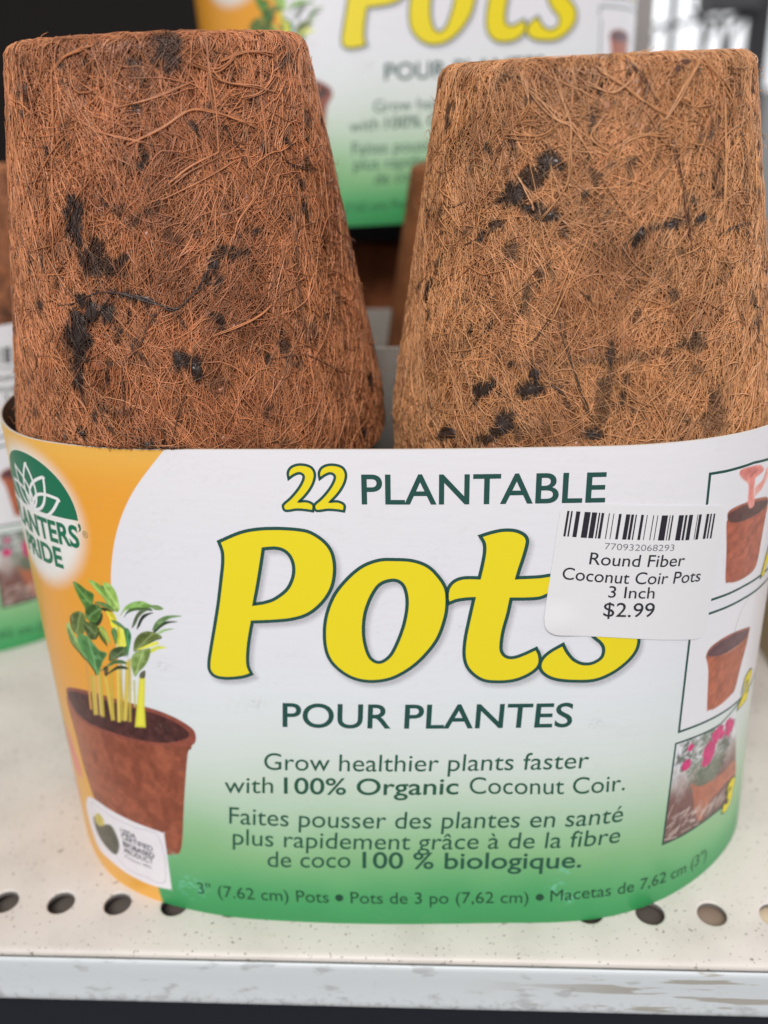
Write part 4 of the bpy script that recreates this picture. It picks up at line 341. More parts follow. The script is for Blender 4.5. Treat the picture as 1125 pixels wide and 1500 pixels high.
def cut(v, f, step=2.5):
    """slice a flat mesh at regular s so that it can follow the bend"""
    if len(v) == 0: return v, f
    bm = bmesh.new(); vs = [bm.verts.new((a, b_, 0)) for a, b_ in v]
    for t in f:
        try: bm.faces.new([vs[i] for i in t])
        except ValueError: pass
    lo, hi = v[:, 0].min(), v[:, 0].max()
    for x in np.arange(math.ceil(lo / step) * step, hi, step):
        bmesh.ops.bisect_plane(bm, geom=bm.verts[:] + bm.edges[:] + bm.faces[:], plane_co=(x, 0, 0), plane_no=(1, 0, 0))
    bmesh.ops.triangulate(bm, faces=bm.faces[:]); bm.verts.index_update()
    V = np.array([q.co[:2] for q in bm.verts]); F = np.array([[q.index for q in t.verts] for t in bm.faces]); bm.free()
    a = V[F[:, 1]] - V[F[:, 0]]; b_ = V[F[:, 2]] - V[F[:, 0]]; fl = (a[:, 0] * b_[:, 1] - a[:, 1] * b_[:, 0]) < 0
    F[fl] = F[fl][:, ::-1]
    return V, F
def put(g, v, f, off, mi, col, step=2.5):
    v, f = cut(np.asarray(v), f, step)
    if len(f): g.add(S3(v[:, 0], v[:, 1], off + 0 * v[:, 0]), f, mi, col, smooth=False)
def ribbon(P, w, closed):
    """stroke of width w along a path, mitred"""
    P = np.asarray(P, float)
    if closed: d0 = P - np.roll(P, 1, 0); d1 = np.roll(P, -1, 0) - P
    else: d = np.diff(P, axis=0); d0 = np.r_[d[:1], d]; d1 = np.r_[d, d[-1:]]
    nn = lambda d: np.stack([-d[:, 1], d[:, 0]], -1) / (np.linalg.norm(d, axis=1)[:, None] + 1e-9)
    n0, n1 = nn(d0), nn(d1); m = n0 + n1; m /= np.linalg.norm(m, axis=1)[:, None] + 1e-9
    k = np.clip(1 / np.maximum((m * n1).sum(1), 0.4), 1, 2.0)[:, None]
    A, B = P + m * w / 2 * k, P - m * w / 2 * k; n = len(P); V = np.concatenate([A, B])
    i = np.arange(n if closed else n - 1); j = (i + 1) % n
    F = np.concatenate([np.stack([i, j, n + j], -1), np.stack([i, n + j, n + i], -1)])
    return V, F
_fc = {}
def text2d(s, offset=0.0, shear=0.0):
    cu = bpy.data.curves.new('t', 'FONT'); cu.body = s; cu.size = 1.0; cu.offset = offset; cu.shear = shear; cu.fill_mode = 'FRONT'; cu.dimensions = '2D'; cu.resolution_u = 6
    return curve_mesh(cu)
CAP = None
def cap_height():
    global CAP
    if CAP is None: v, _ = text2d('H'); CAP = v[:, 1].max()
    return CAP
def put_text(g, s, a, b_, up, weight, off, mi, col, shear=0.0):
    v, f = text2d(s, weight, shear); a, b_, up = map(np.array, (a, b_, up))
    x0, x1 = v[:, 0].min(), v[:, 0].max(); ux = (b_ - a) / (x1 - x0); uy = (up - a) / cap_height()
    put(g, a + (v[:, :1] - x0) * ux + v[:, 1:] * uy, f, off, mi, col)

# ---- ink laid down on a fine grid of the outer paper: gradients, pictures, soft shadows of the letters
ds = 0.2
us = np.arange(SA[0], SA[-1], ds); us = np.linspace(us[0], SA[-1], len(us)); ws = np.linspace(0, H, int(H / ds) + 1)
G_S, G_W = np.meshgrid(us, ws, indexing='ij')
def inside(poly, pad=1.5):
    """boolean-ish soft coverage of a closed polygon on the grid, and its bounding slice"""
    P = np.asarray(poly, float); lo = P.min(0) - pad; hi = P.max(0) + pad
    i0, i1 = np.searchsorted(us, [lo[0], hi[0]]); j0, j1 = np.searchsorted(ws, [lo[1], hi[1]])
    sl = (slice(i0, max(i1, i0 + 1)), slice(j0, max(j1, j0 + 1)))
    X, Y = G_S[sl], G_W[sl]; ins = np.zeros(X.shape, bool); dm = np.full(X.shape, 1e9)
    for k in range(len(P)):
        (x0, y0), (x1, y1) = P[k], P[(k + 1) % len(P)]
        c_ = (y0 > Y) != (y1 > Y)
        with np.errstate(divide='ignore', invalid='ignore'): xi = (x1 - x0) * (Y - y0) / (y1 - y0 + 1e-12) + x0
        ins ^= c_ & (X < xi)
        ex, ey = x1 - x0, y1 - y0; t = np.clip(((X - x0) * ex + (Y - y0) * ey) / (ex * ex + ey * ey + 1e-12), 0, 1)
        dm = np.minimum(dm, np.hypot(X - x0 - t * ex, Y - y0 - t * ey))
    return sl, np.where(ins, dm, -dm)
INK = np.zeros(G_S.shape + (3,))
def lay(sl, cov, colour):
    c_ = np.asarray(colour, float); c_ = ink(c_) if c_.ndim == 1 else c_
    INK[sl] = INK[sl] * (1 - cov[..., None]) + c_ * cov[..., None]
ALL = (slice(None), slice(None))
# white card with the green fade at the foot
kw = [-1, 2, 6, 10, 15, 20, 26, 32, 38, 46, 52, 60, 80, 100]
kc = [(50, 136, 78), (58, 146, 86), (78, 156, 98), (104, 168, 112), (132, 178, 128), (150, 188, 148), (174, 198, 174), (192, 206, 192), (204, 212, 207), (211, 216, 217), (214, 217, 221), (216, 216, 222), (217, 215, 221), (219, 216, 221)]
wv = G_W + (fbm(G_S * 0.05, G_W * 0.05, 3) - 0.5) * 6 - 1.5 * np.exp(-((G_S - 5) / 45.0) ** 2)
kl = np.array([ink(c_) for c_ in kc])
wv = wv + sstep(45, 80, G_S) * 5 * sstep(0, 12, G_W)
for k in range(3): INK[..., k] = np.interp(wv, kw, kl[:, k])
# the orange field on the left
bd = crom(ART['bound'], False)[::-1]; bs = np.interp(G_W, bd[:, 1], bd[:, 0])
tone = fbm(G_S * 0.04, G_W * 0.04, 9)
oc = ink((232, 152, 48)) + (ink((238, 172, 84)) - ink((232, 152, 48))) * (sstep(60, 20, G_W) * 0.55 + 0.25 * tone)[..., None]
lay(ALL, sstep(0.16, -0.16, G_S - bs), oc)
lay(ALL, 0.4 * np.exp(-((G_W - H) / 5) ** 2) * sstep(0.2, -0.2, G_S - bs), (240, 190, 100))
# soft white glow round the brand mark
dg = np.hypot((G_S + 69.5) / 13.0, (G_W - 83.5) / 13.0)
lay(ALL, sstep(1.25, 0.85, dg) * sstep(0.16, -0.16, G_S - bs) * 0.95, (250, 240, 222))
# pink blooms of the picture that goes on round the left end
for (a, b_), r in zip(ART['pinkL'], (4.0, 4.5, 5.0)):
    lay(ALL, sstep(1.1, 0.6, np.hypot((G_S - a + 5) / r, (G_W - b_) / r)) * 0.8, (222, 120, 118))
lay(ALL, sstep(1.2, .5, np.hypot((G_S + 86) / 9, (G_W - 30) / 14)) * 0.7, (120, 150, 70))
def paint(poly, colour, soft=0.14, shade=0.0, seed=0, amt=0.12, vein=None, smooth=True):
    P = crom(poly, True, (), 5) if smooth else np.array(poly)
    sl, d = inside(P); cov = sstep(-soft, soft, d)
    c_ = ink(colour); n = fbm(G_S[sl] * 0.9, G_W[sl] * 0.9, seed, 3) - 0.5
    k = 1 + amt * 4 * n
    if shade: k = k * (1 + shade * (np.clip(d, 0, 1.6) / 1.6 - 0.45))
    lay(sl, cov, np.clip(c_ * k[..., None], 0, 0.86))
    return sl, d
# the seedlings in their pot (a printed picture)
paint(ART['gap'], (226, 222, 214), 0.3)
paint(ART['potbody'], (148, 82, 60), 0.16, 0, 21, 0.16)
sl, d = inside(ART['potbody']); lay(sl, sstep(0, .4, d) * 0.35 * sstep(-56, -70, G_S[sl]), (186, 120, 88))
lay(sl, sstep(0, .3, d) * 0.45 * sstep(.52, .64, fbm(G_S[sl] * .35, G_W[sl] * .25, 5)), (112, 56, 40))
paint(ART['potrim'], (138, 74, 60), 0.15, 0, 22, 0.12)
paint(ART['potsoil'], (74, 42, 40), 0.2, 0, 23, 0.3)
for q, c_ in ART['stems']:
    c_ = (c_[0] * .95, c_[1] * .98, min(120, c_[2] * 1.35))
    sl, d = inside(q); lay(sl, sstep(-.22, .22, d), np.clip(ink(c_) * (0.9 + 0.25 * np.clip(d, 0, .8) / .8)[..., None], 0, .86))
for x0_, x1_ in ((250, 262), (330, 352), (425, 446), (505, 508), (575, 570)):
    a_, b_ = np.array(ART['stems'][1][0]), np.array(ART['stems'][5][0]); f_ = (x0_ - 262) / 285.0; q = a_ + (b_ - a_) * f_; m_ = q.mean(0); q = m_ + (q - m_) * np.array([.7, 1.0])
    sl, d = inside(q); lay(sl, sstep(-.2, .2, d) * .85, np.clip(ink((196, 176, 70)) * (0.8 + .5 * np.clip(d, 0, .6))[..., None], 0, .86))
for k, (q, c_) in enumerate(ART['leaves']):
    if len(q) > 5: paint((np.array(q) - np.mean(q, 0)) * .85 + np.mean(q, 0) + np.array([.7 * math.cos(k * 2.4), -.5 + .5 * math.sin(k * 1.7)]), tuple(v * .62 for v in c_), .14, -.3, 240 + k, .25)
for k, (q, c_) in enumerate(ART['leaves']):
    c_ = tuple(min(255, v * 1.08 + w_) for v, w_ in zip(c_, (4, 2, -4)))
    sl, d = paint(q, c_, 0.12, -0.35, 40 + k, 0.22)
    P = np.array(q); far = P[np.argmax(np.hypot(*(P - P.mean(0)).T))]; ax = (far - P.mean(0)); ax /= np.linalg.norm(ax) + 1e-9
    sd = ((G_S[sl] - P.mean(0)[0]) * -ax[1] + (G_W[sl] - P.mean(0)[1]) * ax[0]) * (1 if k % 2 else -1)
    lay(sl, sstep(.1, 1.0, sd) * sstep(0, .2, d) * .55, tuple(v * .62 for v in c_)); lay(sl, sstep(.5, .75, fbm(G_S[sl] * .8, G_W[sl] * .8, 140 + k)) * sstep(0, .2, d) * .45, tuple(min(255, v + 48) for v in c_))
    dv = np.abs((G_S[sl] - P.mean(0)[0]) * -ax[1] + (G_W[sl] - P.mean(0)[1]) * ax[0] + 0.5 * (fbm(G_S[sl] * .5, G_W[sl] * .5, k) - .5))
    lay(sl, sstep(0.35, 0.05, dv) * sstep(0, .4, d) * 0.55, tuple(min(255, v + 55) for v in c_))
    lay(sl, sstep(0.45, 0.12, d) * sstep(-.02, .12, d) * 0.22, tuple(min(255, v + 38) for v in c_))
# certification mark
paint(ART['usda'], (224, 218, 224), 0.16, 0, 1, 0.02)
P = crom(ART['usdaline'], True, (), 4); sl, d = inside(P); lay(sl, sstep(.16, .02, np.abs(d)) * 0.6, (150, 152, 172))
paint(ART['usdablob'], (84, 84, 70), 0.2, 0, 3, 0.2); paint(ART['usdasun'], (196, 180, 88), 0.3, 0, 3, 0.1)
# white panels of the three numbered pictures
fr = ART['frames']
panel1 = list(map(tuple, fr[0])) + [(92, 92.3), (92, 67)] + list(map(tuple, fr[1][::-1])) + [(58.3, 67.6)]
panel2 = list(map(tuple, fr[2])) + [(92, 65), (92, 40.5)] + list(map(tuple, fr[3][::-1])) + [(57, 64)]
for q in (panel1, panel2):
    sl, d = inside(q); lay(sl, sstep(-.1, .1, d), (219, 217, 222))
for q, c_ in ART['pot1']: sl, d = paint(q, c_, 0.14, 0, 31, 0.2); lay(sl, sstep(.5, .8, fbm(G_S[sl] * .5, G_W[sl] * 1.2, 33)) * sstep(0, .3, d) * .3, tuple(v * .72 for v in c_))
for q, c_ in ART['hands']: sl, d = paint(q, c_, 0.18, -0.5, 33, 0.22); lay(sl, sstep(.5, .7, fbm(G_S[sl] * .5, G_W[sl] * .25, 207)) * sstep(0, .3, d) * .4, (168, 84, 84))
for q, c_ in ART['pot2']: sl, d = paint(q, c_, 0.14, 0, 35, 0.2); lay(sl, sstep(.5, .8, fbm(G_S[sl] * .5, G_W[sl] * 1.2, 33)) * sstep(0, .3, d) * .3, tuple(v * .72 for v in c_))
P = crom(ART['arc'], False)
sl, d = inside(np.concatenate([P, P[::-1] + 0.12])); lay(sl, sstep(-.25, .05, d) * 0.5, (150, 145, 150))
# the garden photograph
sl, d = inside(ART['photo']); X, Y = G_S[sl], G_W[sl]
Pt_ = np.array(ART['photo']); y0, y1 = Pt_[:, 1].min(), Pt_[:, 1].max(); v_ = (Y - y0) / (y1 - y0)
nz = fbm(X * 0.5, Y * 0.5, 61); nz2 = fbm(X * 1.6, Y * 0.9, 62)
cc = np.zeros(X.shape + (3,)); ks = [0, .2, .42, .6, .75, 1.0]; kc = np.array([ink(q) for q in ((104, 82, 76), (112, 78, 74), (120, 84, 80), (168, 154, 150), (206, 206, 210), (212, 212, 216))])
for k in range(3): cc[..., k] = np.interp(v_ + (nz - .5) * .2, ks, kc[:, k])
cc *= (0.75 + 0.5 * nz2)[..., None]; lay(sl, sstep(-.1, .1, d), np.clip(cc, 0, .86))
def indoors(sl2, d2): return d2 * 0 + 1
ph = ART['ph']
for k, (a, b_) in enumerate(ph['le']):
    q = np.hypot((X - a) / 3.2, (Y - b_) / 3.4) + (fbm(X * .9, Y * .9, 70 + k) - .5) * 1.5
    lay(sl, sstep(1.0, .7, q) * sstep(0, .2, d) * .85 * (.4 + .6 * (fbm(X * 2, Y * 2, 170 + k) > .45)), [(110, 122, 104), (74, 80, 68), (132, 140, 126), (92, 104, 86)][k % 4])
sl2, d2 = inside(crom(ph['pot'], True, (), 4)); n2 = fbm(G_S[sl2] * .6, G_W[sl2] * .6, 77)
lay(sl2, sstep(-.3, .3, d2) * .9, np.clip(ink((176, 106, 82)) * (0.7 + .6 * n2)[..., None], 0, .86))
FLW = list(ph['fl']) + [(ph['fl'][3][0] + 1.6, ph['fl'][3][1] - 1.5), (ph['fl'][4][0] - 1.2, ph['fl'][4][1] + 1.6), (ph['fl'][0][0] + 1.8, ph['fl'][0][1] + 2.2)]
for k, (a, b_) in enumerate(FLW):
    rx, ry = [(2.4, 3.2), (1.4, 1.5), (.9, .9), (2.2, 1.5), (1.8, 2.1), (1.3, 1.2), (1.2, 1.3), (1.1, 1.5)][k]
    q = np.hypot((X - a) / rx, (Y - b_) / ry) + (fbm(X * 1.2, Y * 1.2, 80 + k) - .5) * .6
    lay(sl, sstep(1.0, .8, q) * sstep(0, .2, d), np.clip(ink((196, 48, 112)) * (0.55 + .9 * fbm(X * 1.5, Y * 1.5, 90 + k))[..., None], 0, .86))
rg = np.random.default_rng(5); bx0, by0 = ph['bl'][0]
for k in range(70):
    a = bx0 + rg.uniform(0.3, 19); b_ = by0 + rg.uniform(0.6, 6.5) * (1 - 0.03 * (a - bx0)); an = rg.uniform(-.3, 1.2); L = rg.uniform(1.2, 3.4)
    p0 = np.array([a, b_]); p1 = p0 + L * np.array([math.cos(an), math.sin(an)])
    t = np.clip(((X - p0[0]) * (p1 - p0)[0] + (Y - p0[1]) * (p1 - p0)[1]) / L ** 2, 0, 1); q = np.hypot(X - p0[0] - t * (p1 - p0)[0], Y - p0[1] - t * (p1 - p0)[1])
    lay(sl, sstep(.24, .05, q) * sstep(0, .2, d) * rg.uniform(.5, .9), (200, 180, 172) if k % 3 else (150, 128, 118))
# printed drop shadows behind the big word
LOOPS = []
for out, cor, holes in ART['letters']:
    LOOPS.append([crom(out, True, cor, 8)] + [crom(h, True, c_, 8) for h, c_ in holes])
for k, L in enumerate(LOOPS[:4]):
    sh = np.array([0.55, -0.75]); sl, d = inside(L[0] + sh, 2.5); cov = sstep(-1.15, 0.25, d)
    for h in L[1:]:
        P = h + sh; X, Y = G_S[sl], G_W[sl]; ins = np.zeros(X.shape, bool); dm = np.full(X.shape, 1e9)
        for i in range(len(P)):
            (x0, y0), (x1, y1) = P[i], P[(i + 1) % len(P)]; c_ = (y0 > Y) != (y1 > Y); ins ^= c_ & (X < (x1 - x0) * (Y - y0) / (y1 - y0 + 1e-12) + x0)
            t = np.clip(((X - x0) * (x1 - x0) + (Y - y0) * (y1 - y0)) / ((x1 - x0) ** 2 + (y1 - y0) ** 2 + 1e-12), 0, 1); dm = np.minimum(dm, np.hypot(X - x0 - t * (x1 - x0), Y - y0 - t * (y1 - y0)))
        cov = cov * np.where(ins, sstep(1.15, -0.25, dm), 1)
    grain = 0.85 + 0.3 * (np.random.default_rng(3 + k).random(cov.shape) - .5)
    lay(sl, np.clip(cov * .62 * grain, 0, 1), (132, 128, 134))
# scuffs and dirt picked up on the shop floor
sc_ = fbm(G_S * .12, G_W * .2, 101); fine = fbm(G_S * 1.3, G_W * 2.2, 102)
dirt = sstep(.56, .72, sc_) * sstep(.5, .72, fine) * .05
lay(ALL, dirt, (150, 140, 132))
for a, b_, r in ((-42, 57, 2.2), (-44, 43, 1.8), (22, 72, 3.0), (16, 66, 2.5), (-24, 50, 2.0), (40, 46, 2.0), (21, 78, 2.0)):
    q = np.hypot((G_S - a) / r, (G_W - b_) / (r * .7)); lay(ALL, sstep(1.2, .2, q) * sstep(.45, .7, fbm(G_S * 2.2, G_W * 2.2, int(50 + a))) * .2, (140, 128, 122))
for a, b_, r in ((-42, 6, 4.5), (34, 9, 2.5), (37, 6, 2.5), (36, 13, 2.0), (-46, 13, 2)):
    q = np.hypot((G_S - a) / r, (G_W - b_) / (r * .8)); lay(ALL, sstep(1.1, .2, q) * sstep(.5, .66, fbm(G_S * 1.6, G_W * 1.6, int(90 + a))) * .5, (120, 200, 176))

m_print, nt, b = material('printed_coated_card', (0.8, 0.8, 0.8), 0.33, 0.5)
at = node(nt, 'ShaderNodeAttribute', attribute_name='ink'); nt.links.new(at.outputs['Color'], b.inputs['Base Color'])
n_a = noise(nt, 420, 4.0, objco(nt, (0.35, 0.35, 1.6))); n_b = noise(nt, 38, 2.0, objco(nt, (1, 1, 0.7)))
ad = node(nt, 'ShaderNodeMath', operation='MULTIPLY_ADD'); nt.links.new(n_b, ad.inputs[0]); ad.inputs[1].default_value = 3.0; nt.links.new(n_a, ad.inputs[2])
bump(nt, b, ad.outputs[0], 0.16, 0.0003)
m_raw, nt, b = material('raw_grey_card', (0.34, 0.31, 0.28), 0.85, 0.2)
nt.links.new(mixc(nt, noise(nt, 500, 4.0, objco(nt)), (0.30, 0.27, 0.24), (0.40, 0.37, 0.33)), b.inputs['Base Color'])
m_cutedge, nt, b = material('cut_card_edge', (0.62, 0.56, 0.50), 0.8, 0.2)
m_letter, nt, b = material('printed_ink', (0.1, 0.1, 0.1), 0.40, 0.4)
at = node(nt, 'ShaderNodeAttribute', attribute_name='ink'); nt.links.new(at.outputs['Color'], b.inputs['Base Color'])

GREEN, GREEN2, BLACK, PALE, YEL = ink((34, 74, 68)), ink((40, 84, 66)), ink((44, 44, 52)), ink((112, 112, 118)), ink((224, 204, 34))
INKS = [GREEN, GREEN2, BLACK, PALE]
g = Geo()
g.add(S3(G_S, G_W).reshape(-1, 3), grid_faces(len(us), len(ws)), 0, INK.reshape(-1, 3))
# the back of the sleeve (outer) and the raw inside, both coarser
TH = 0.45
nb = 160; sb = np.linspace(SA[0], SA[-1], nb); wb = np.linspace(0, H, 12)
SB, WB = np.meshgrid(sb, wb, indexing='ij')
def back(off):
    q = S3(SB, WB, off + 0 * SB); cy = DYT * WB / H
    k = sstep(0, 30, -(q[..., 1] - cy))
    q[..., 1] = 2 * cy - q[..., 1]; q[..., 2] = WB * (1 - 0.022 * k); return q
bo, bi, fi = back(0), back(-TH), S3(SB, WB, -TH + 0 * SB)
gradc = np.stack([np.interp(WB, kw, kl[:, k]) for k in range(3)], -1)
g.add(bo.reshape(-1, 3), grid_faces(nb, 12)[:, ::-1], 0, gradc.reshape(-1, 3))
g.add(bi.reshape(-1, 3), grid_faces(nb, 12), 1); g.add(fi.reshape(-1, 3), grid_faces(nb, 12)[:, ::-1], 1)
for j in (0, -1):
    for A_, B_ in ((S3(SB, WB)[:, j], fi[:, j]), (bo[:, j], bi[:, j])):
        mid_ = (A_ + B_) / 2 + np.array([0, 0, 0.12 if j else -0.05])
        v = np.stack([A_, mid_, B_], 1); g.add(v.reshape(-1, 3), grid_faces(nb, 3), 2)
# crisp lettering printed on the card
O1, O2, O3, O4 = 0.03, 0.06, 0.09, 0.12
for k, L in enumerate(LOOPS):
    put(g, *fill(L), O1, 3, YEL)
    for q in L: put(g, *ribbon(q, 0.62 if k < 4 else 0.46, True), O2, 3, GREEN)
for t, a, b_, up, wt, ci in ART['texts']:
    k_ = 0.93 if ci else 1.0; put_text(g, t, a, b_, np.array(a) + k_ * (np.array(up) - np.array(a)), wt, O2, 3, INKS[ci])
for t, a, b_, up, wt, ci in ART['ustexts']: put_text(g, t, a, b_, up, wt, O2, 3, ink((44, 44, 58)))
bl = np.array(ART['bline'])
for t, a, b_ in ART['btexts']:
    if t == '•':
        th = np.linspace(0, 2 * np.pi, 20, endpoint=False); w0 = np.interp(a, bl[:, 0], bl[:, 1]) + 1.25
        put(g, *fill([np.stack([(a + b_) / 2 + .85 * np.cos(th), w0 + .85 * np.sin(th)], -1)]), O2, 3, ink((22, 70, 46))); continue
    v, f = text2d(t, 0.0); x0, x1 = v[:, 0].min(), v[:, 0].max()
    s_ = a + (v[:, 0] - x0) / (x1 - x0) * (b_ - a); w_ = np.interp(s_, bl[:, 0], bl[:, 1]) + v[:, 1] / cap_height() * 2.75
    put(g, np.stack([s_, w_], -1), f, O2, 3, ink((22, 70, 46)))
for k, q in enumerate(fr):
    P = np.array(q, float)
    if k == 0: P = np.r_[P, [(92, 92.2)]]
    if k == 1: P = np.r_[[(58.0, 67.8)], P, [(92, 65.6)]]
    if k == 2: P = np.r_[[(56.9, 62.0), (57.2, 65.2)], P, [(92, 63.0)]]
    if k == 3: P = np.r_[P, [(90, 40.6)]]
    if k == 4: P = np.r_[[(80, 39.6)], P]
    dd = np.r_[0, np.cumsum(np.hypot(*np.diff(P, axis=0).T))]; tt = np.unique(np.r_[dd, np.arange(0, dd[-1], 1.5)])
    P = np.stack([np.interp(tt, dd, P[:, c_]) for c_ in (0, 1)], -1)
    put(g, *ribbon(P, 0.5 if k != 4 else 0.42, False), O1, 3, GREEN)
for n_, a, up in ART['nums']:
    a = np.array(a); hh = up[1] - a[1] if n_ == '1' else 6.2
    v, f = text2d(n_, 0.05, 0.25); vb, fb = text2d(n_, 0.085, 0.25); s0 = hh / cap_height()
    c_ = v.mean(0); put(g, a + (vb - c_) * s0 + (0, hh / 2), fb, O2, 3, GREEN); put(g, a + (v - c_) * s0 + (0, hh / 2), f, O3, 3, YEL)
# the brand mark: half disc with a white lotus, two lines of lettering
DG = ink((24, 106, 76)); LC, LB, LR = -69.0, 84.8, 12.6
ang = np.linspace(0, np.pi, 60); hx, hy = 12.6, 11.3
put(g, *fill([np.stack([LC + hx * np.cos(ang), LB + hy * np.sin(ang)], -1)]), O1, 3, DG, 1.0)
WHITE = ink((232, 230, 232))
def petal(tilt, L, wd, base=(0, 0)):
    t = np.linspace(0, 1, 26); r = np.sin(np.pi * t ** 0.8) ** 0.9 * wd; ax = np.array([math.sin(tilt), math.cos(tilt)]); nx = np.array([ax[1], -ax[0]])
    return np.array([LC + base[0], LB + 0.1 + base[1]]) + np.concatenate([t[:, None] * L * ax + r[:, None] * nx, t[::-1, None] * L * ax - r[::-1, None] * nx])
for tilt, L, wd in ((0, 9.0, 2.1), (0.62, 9.0, 2.2), (-0.62, 9.0, 2.2), (1.18, 9.2, 2.1), (-1.18, 9.2, 2.1)):
    put(g, *ribbon(petal(tilt, L, wd), 0.62, True), O2, 3, WHITE, 1.0)
put_text(g, "PLANTERS", (-80.9, 79.3), (-56.9, 79.4), (-80.9, 83.45), 0.03, O2, 3, DG)
put_text(g, "’", (-56.6, 80.2), (-56.0, 80.2), (-56.6, 84.1), 0.02, O2, 3, DG)
put_text(g, "®", (-55.8, 81.6), (-54.6, 81.6), (-55.8, 82.9), 0.0, O2, 3, ink((120, 130, 80)))
put_text(g, "PRIDE", (-76.4, 74.0), (-62.2, 74.2), (-76.4, 77.95), 0.03, O2, 3, DG)
sleeve = g.build('carton_sleeve', [m_print, m_raw, m_cutedge, m_letter])
SG = 'printed sleeves round packs of pots'
tag(sleeve, 'glossy white, green and orange printed card sleeve in front, wrapped round the two large pots', 'pack sleeve', SG)

# the price sticker stuck on it
m_stick, nt, b = material('white_sticker_paper', (0.80, 0.79, 0.81), 0.33, 0.5)
bump(nt, b, noise(nt, 300, 3.0, objco(nt)), 0.08, 0.0003)
def make_sticker(parent, ds_, dw_):
    g = Geo(); mv = np.array([ds_, dw_]); stP = crom(ART['sticker'], True, (), 5) + mv
    v, f = fill([stP]); v, f = cut(v, f, 1.5)
    lift = lambda s_, w_: 0.22 + 0.5 * sstep(6, 0, np.hypot(s_ - 32.0 - ds_, w_ - 66.2 - dw_))
    g.add(S3(v[:, 0], v[:, 1], lift(v[:, 0], v[:, 1])), f, 0)
    k = len(stP); lf = lift(stP[:, 0], stP[:, 1]); rimv = np.concatenate([S3(stP[:, 0], stP[:, 1], lf), S3(stP[:, 0], stP[:, 1], lf - 0.12)])
    g.add(rimv, [[i, (i + 1) % k, k + (i + 1) % k, k + i] for i in range(k)], 0)
    for q in ART['bars']: put(g, *fill([np.array(q) + mv]), 0.26, 1, ink((40, 38, 46)))
    for t, a, b_, up, wt, ci in ART['sttexts']: put_text(g, t, np.array(a) + mv, np.array(b_) + mv, np.array(a) + mv + 1.07 * (np.array(up) - np.array(a)), wt + .003, 0.26, 1, INKS[ci])
    return g.build('price_sticker', [m_stick, m_letter], parent)
stick = make_sticker(sleeve, 0, 0)
stick['label'] = 'white price sticker with a barcode, $2.99'

# ------------------------------------------------------------------ the coconut fibre pots
m_coir, nt, b = material('coconut_fibre', (0.4, 0.2, 0.1), 0.34, 0.6)
at = node(nt, 'ShaderNodeAttribute', attribute_name='ink'); nt.links.new(at.outputs['Color'], b.inputs['Base Color'])
m_wall, nt, b = material('pressed_coir_wall', (0.3, 0.15, 0.07), 0.75, 0.2)
at = node(nt, 'ShaderNodeAttribute', attribute_name='ink')
co = objco(nt); n1 = noise(nt, 900, 6.0, co)
nt.links.new(mixc(nt, 1.0, at.outputs['Color'], mixc(nt, n1, (0.45, 0.40, 0.36), (1.15, 1.15, 1.15)), 'MULTIPLY'), b.inputs['Base Color'])
bump(nt, b, n1, 0.8, 0.0006)

